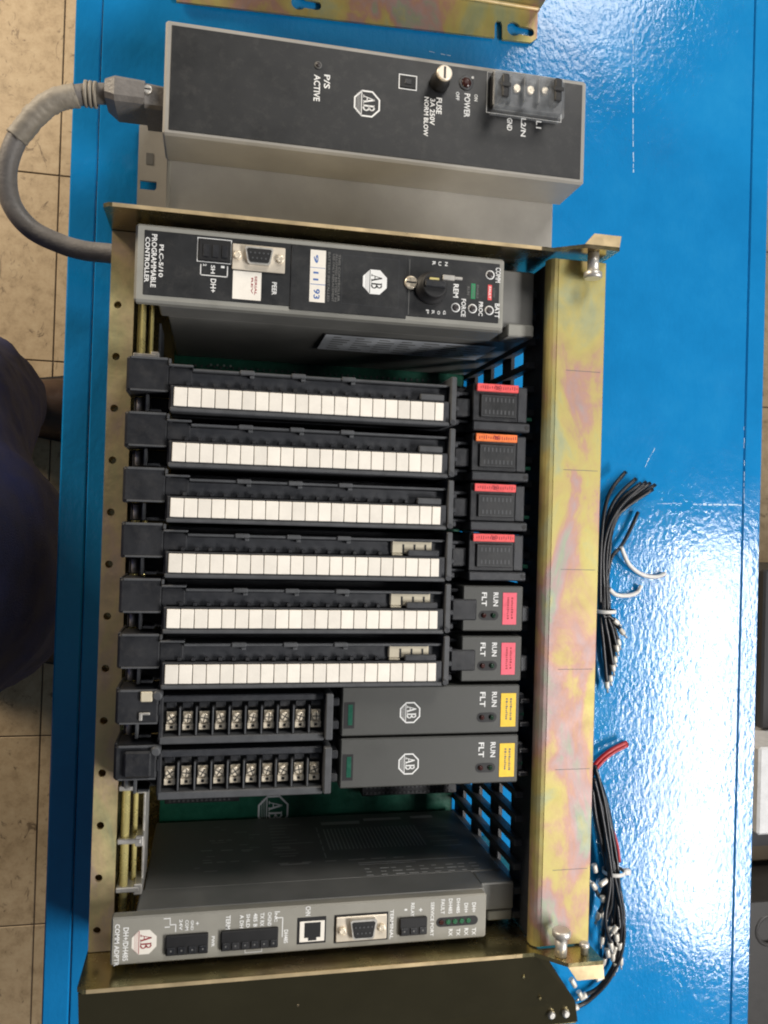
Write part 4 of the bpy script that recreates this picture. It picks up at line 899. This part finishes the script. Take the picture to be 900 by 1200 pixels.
for i in range(9):
    e = rnd.uniform(-1, 1)
    A = [(392.4, -146.3, 10.0), (391.2, -142.9, 14.0), (397.0, -151.4, 6.0), (389.2, -152.9, 17.0), (395.4, -158.2, 8.0), (391.0, -159.0, 12.0), (398.6, -162.9, 5.0), (388.9, -163.1, 15.0), (394.4, -168.9, 9.0)][i]
    B = [(405.5, -180.2, 10.0), (401.3, -178.3, 15.0), (409.3, -185.4, 6.0), (397.2, -182.6, 17.0), (403.5, -188.2, 8.0), (397.0, -188.4, 13.0), (407.6, -193.2, 5.0), (393.1, -190.1, 16.0), (400.3, -194.8, 10.0)][i]
    T_ = [(416.5, -236.8, 9.0), (411.4, -234.5, 14.0), (419.8, -239.8, 6.0), (408.0, -234.9, 16.0), (414.7, -238.9, 11.0), (407.7, -236.6, 12.0), (415.4, -238.4, 5.0), (408.1, -238.3, 8.0), (406.9, -236.7, 15.0)][i]
    D = [(425.6, -281.1, 8.0), (420.8, -272.9, 12.0), (423.3, -287.6, 5.0), (409.8, -263.9, 14.0), (416.1, -279.9, 9.0), (404.3, -260.7, 12.0), (415.2, -290.8, 5.0), (402.0, -257.8, 10.0), (405.2, -270.9, 14.0)][i]
    E_ = [(419.9, -319.9, 7.0), (422.1, -301.0, 8.0), (419.0, -307.5, 5.0), (405.6, -277.8, 12.0), (418.1, -292.7, 9.0), (400.4, -272.0, 11.0), (417.4, -311.8, 5.0), (395.2, -249.1, 12.0), (403.6, -292.4, 12.0)][i]
    wire(b2, [A, B, T_, D, E_], 1.8, 'wire_black', 6.0)
    if i % 2 == 0:
        jt = lambda p, a: (p[0]+rnd.uniform(-a, a), p[1]+rnd.uniform(-a, a), max(3, p[2]+rnd.uniform(-3, 5)))
        wire(b2, [jt(A, 2), jt(B, 3), jt(T_, 1.5), jt(D, 5), jt(E_, 9)], 1.7, 'wire_black', 6.0)
wire(b2, [(417.3, -266.6, 9.0), (425.2, -285.8, 9.0), (423.2, -312.2, 8.0), (411.7, -333.6, 8.0), (394.4, -348.4, 8.0), (382.9, -352.6, 9.0)], 1.9, 'wire_black', 6.0)
wire(b2, [(420.4, -260.7, 6.0), (425.2, -287.2, 6.0), (420.3, -316.8, 6.0), (406.3, -337.9, 6.0), (392.0, -344.9, 6.0)], 1.9, 'wire_black', 6.0)
wire(b2, [(388.7, -150.5, 8.0), (397.6, -139.4, 9.0), (408.6, -131.5, 9.0), (423.6, -125.4, 8.0)], 1.9, 'wire_red'); wire(b2, [(391.4, -154.9, 6.0), (400.8, -143.3, 6.0), (412.4, -135.0, 5.0), (426.7, -128.9, 4.0)], 1.9, 'wire_red')
wire(b2, [(420.2, -131.7, 4.0), (427.5, -127.4, 4.0)], 1.5, 'wire_black')
wire(b2, [(406.1, -182.3, 4.0), (418.4, -212.8, 4.0), (422.2, -231.8, 4.0)], 1.4, 'wire_red')
for (px, py, zz, dx, dy) in ((698,1015,16,4,9), (708,1034,15,8,-5), (705,1052,14,2,9), (708,1072,12,4,8), (716,1088,9,6,4), (722,1096,8,2,8), (712,1120,7,3,8), (702,1146,6,5,-3), (672,1150,10,5,8), (680,1163,9,3,6)): pass
FE = [((392.8, -228.3, 14.0), (394.6, -235.0, 14.0)), ((398.4, -245.8, 15.0), (406.0, -242.2, 14.0)), ((401.6, -256.0, 14.0), (402.5, -261.2, 14.0)), ((402.2, -270.2, 12.0), (405.6, -277.8, 12.0)), ((409.9, -288.4, 9.0), (415.5, -286.6, 9.0)), ((418.6, -292.5, 8.0), (420.4, -298.6, 8.0)), ((410.0, -305.3, 8.0), (411.9, -312.1, 8.0)), ((400.8, -331.7, 7.0), (408.0, -329.4, 7.0)), ((374.3, -325.0, 14.0), (378.4, -331.9, 14.0)), ((382.6, -337.7, 12.0), (385.2, -343.1, 12.0))]
for a, b_ in FE: obj('ferrule', MB().tube([a, tuple((p+q)/2 for p, q in zip(a, b_)), b_], [2.4, 2.4, 2.0], 10, 2), 'ferrule', b2)
cxy = (414.1, -237.4, 9.0)
tie = MB().lathe((cxy[0], cxy[1]-1.5, 9), [(0, 9.0), (0, 10.0), (3, 10.0), (3, 9.0)], 'y', 18, False); tie.box(cxy[0]+9, cxy[0]+15, cxy[1]-3, cxy[1]+2, 8, 13, .8)
obj('cable_tie', tie, 'wire_white', b2)

# ------------------------------------------------------------------ things on the floor to the right of the bench
def carton(name, label, cat, rc_, z0, z1, m_, flap):
    x0, x1, y0, y1 = rc_
    t = thing(name, label, cat, ((x0+x1)/2, (y0+y1)/2, FZ))
    obj('body', MB().box(x0, x1, y0, y1, z0, z1, 3), m_, t)
    obj('lid', MB().box(x0-3, x1+3, y0-3, y1+3, z1+.5, z1+14, 3), m_, t)
    if flap: obj('tape_strip', MB().box(x0, x1, (y0+y1)/2-15, (y0+y1)/2+15, z1+14.05, z1+14.5), flap, t)
    return t
carton('black_case', 'black case on the floor right of the bench, behind the white carton', 'case', (868, 1280, -225, 5), FZ, -420, 'box_black', None)
carton('white_carton', 'white carton on the floor beside the right bench edge', 'carton', (800, 1150, -345, -232), FZ, -330, 'box_white', None)
carton('brown_carton', 'small brown carton on the floor between white carton and grey cabinet', 'carton', (810, 1100, -420, -350), FZ, -420, 'brown_card', 'box_black')
cb = thing('steel_cabinet', 'dark grey steel cabinet with round hole at the lower right edge', 'cabinet', (950, -640, FZ))
plate('cabinet_top', [(730, -900), (1200, -900), (1200, -430), (730, -430)], [circ(806, -468, 17, 24)], -302, -300, 'cabinet_grey', cb)
obj('cabinet_body', MB().box(732, 1198, -898, -432, FZ, -306, 2), 'cabinet_grey', cb)
obj('hole_rim', MB().lathe((806, -468, -300), [(0, 17.5), (1.5, 18), (2, 20), (0, 22)], 'z', 28, False), 'cabinet_grey', cb)

# ------------------------------------------------------------------ person standing on the left side of the bench
pr = thing('person', 'person in navy clothing and brown shoes standing at the left bench edge', 'person', (-250, 50, FZ))
def body():
    mb = MB()
    mb.tube([(-248, 226, -655), (-230, 190, -390), (-236, 128, -180), (-246, 108, -40), (-255, 90, 90)], [58, 84, 120, 130, 130], 20, 6)      # leg
    mb.tube([(-248, -128, -655), (-205, -70, -390), (-180, 8, -160), (-204, 8, -30), (-240, 40, 90)], [58, 86, 126, 130, 130], 20, 6)         # leg
    mb.tube([(-240, 62, -70), (-258, 62, 60), (-275, 55, 260), (-298, 50, 430), (-308, 48, 540), (-304, 46, 600), (-300, 45, 640)], [118, 160, 150, 155, 110, 60, 50], 24, 6)
    for sg, ys in ((1, 48+160), (-1, 48-160)):
        mb.tube([(-306, 48, 500), (-318, ys, 495), (-330, ys+sg*50, 260), (-302, ys+sg*58, 60)], [80, 74, 56, 40], 16, 6)
    me = mb.mesh('body', 'navy_cloth', off_of(pr))
    o = bpy.data.objects.new('body', me); C.objects.link(o); o.parent = pr
    rm_ = o.modifiers.new('union', 'REMESH'); rm_.mode = 'VOXEL'; rm_.voxel_size = 0.011; rm_.use_smooth_shade = True
    sm_ = o.modifiers.new('soften', 'SMOOTH'); sm_.factor = 0.6; sm_.iterations = 14
    tx = bpy.data.textures.new('folds', 'CLOUDS'); tx.noise_scale = 0.085; tx.noise_depth = 3
    dm = o.modifiers.new('folds', 'DISPLACE'); dm.texture = tx; dm.strength = 0.022; dm.texture_coords = 'GLOBAL'
    return o
bd = body()
obj('head', MB().lathe((-285, 45, 655), [(0, 40), (25, 66), (60, 80), (110, 84), (150, 78), (185, 55), (200, 20)], 'z', 24), 'skin', pr)
obj('hair', MB().lathe((-290, 45, 745), [(0, 86), (50, 86), (85, 74), (112, 45), (122, 10)], 'z', 24), 'hair', pr)
for (sx, yc) in ((1, 165), (-1, -125)): obj('hand', MB().tube([(-300, 275 if sx > 0 else -185, 62), (-292, 275 if sx > 0 else -185, 10), (-284, 275 if sx > 0 else -185, -60), (-278, 275 if sx > 0 else -185, -110)], [30, 36, 34, 12], 12, 5), 'skin', pr)
def shoe(yc):
    mb = MB(); stn = [(-352, 30, 62), (-320, 40, 92), (-270, 42, 100), (-222, 46, 74), (-180, 52, 58), (-150, 46, 46), (-134, 24, 34)]
    n = 14; vs = []; fs = []
    for (x, w, h) in stn:
        for i in range(n):
            a = 2*math.pi*i/n; zz = math.sin(a); yy = math.cos(a)
            vs.append((x, yc+w*yy*(1-.15*max(zz, 0)), FZ+14+max(0, (h-14)*zz if zz > 0 else 0)))
    for j in range(len(stn)-1):
        for i in range(n): fs.append((j*n+i, j*n+(i+1) % n, (j+1)*n+(i+1) % n, (j+1)*n+i))
    fs += [tuple(range(n)), tuple(range((len(stn)-1)*n, len(stn)*n))]
    mb.add(vs, fs, True); s_ = obj('shoe', mb, 'shoe_leather', pr)
    so_ = MB(); so_.prism([(-356, yc-26), (-320, yc-41), (-270, yc-40), (-180, yc-54), (-148, yc-46), (-130, yc-20), (-130, yc+20), (-148, yc+46), (-180, yc+54), (-270, yc+40), (-320, yc+41), (-356, yc+26)], FZ+.5, FZ+15)
    obj('sole', so_, 'deep_black', s_)
    for k in range(4): obj('lace', MB().tube([(-262+16*k, yc-18, FZ+86-6*k), (-258+16*k, yc, FZ+96-7*k), (-254+16*k, yc+18, FZ+84-6*k)], 2.2, 6, 4), 'legend_grey', s_)
shoe(230); shoe(-130)
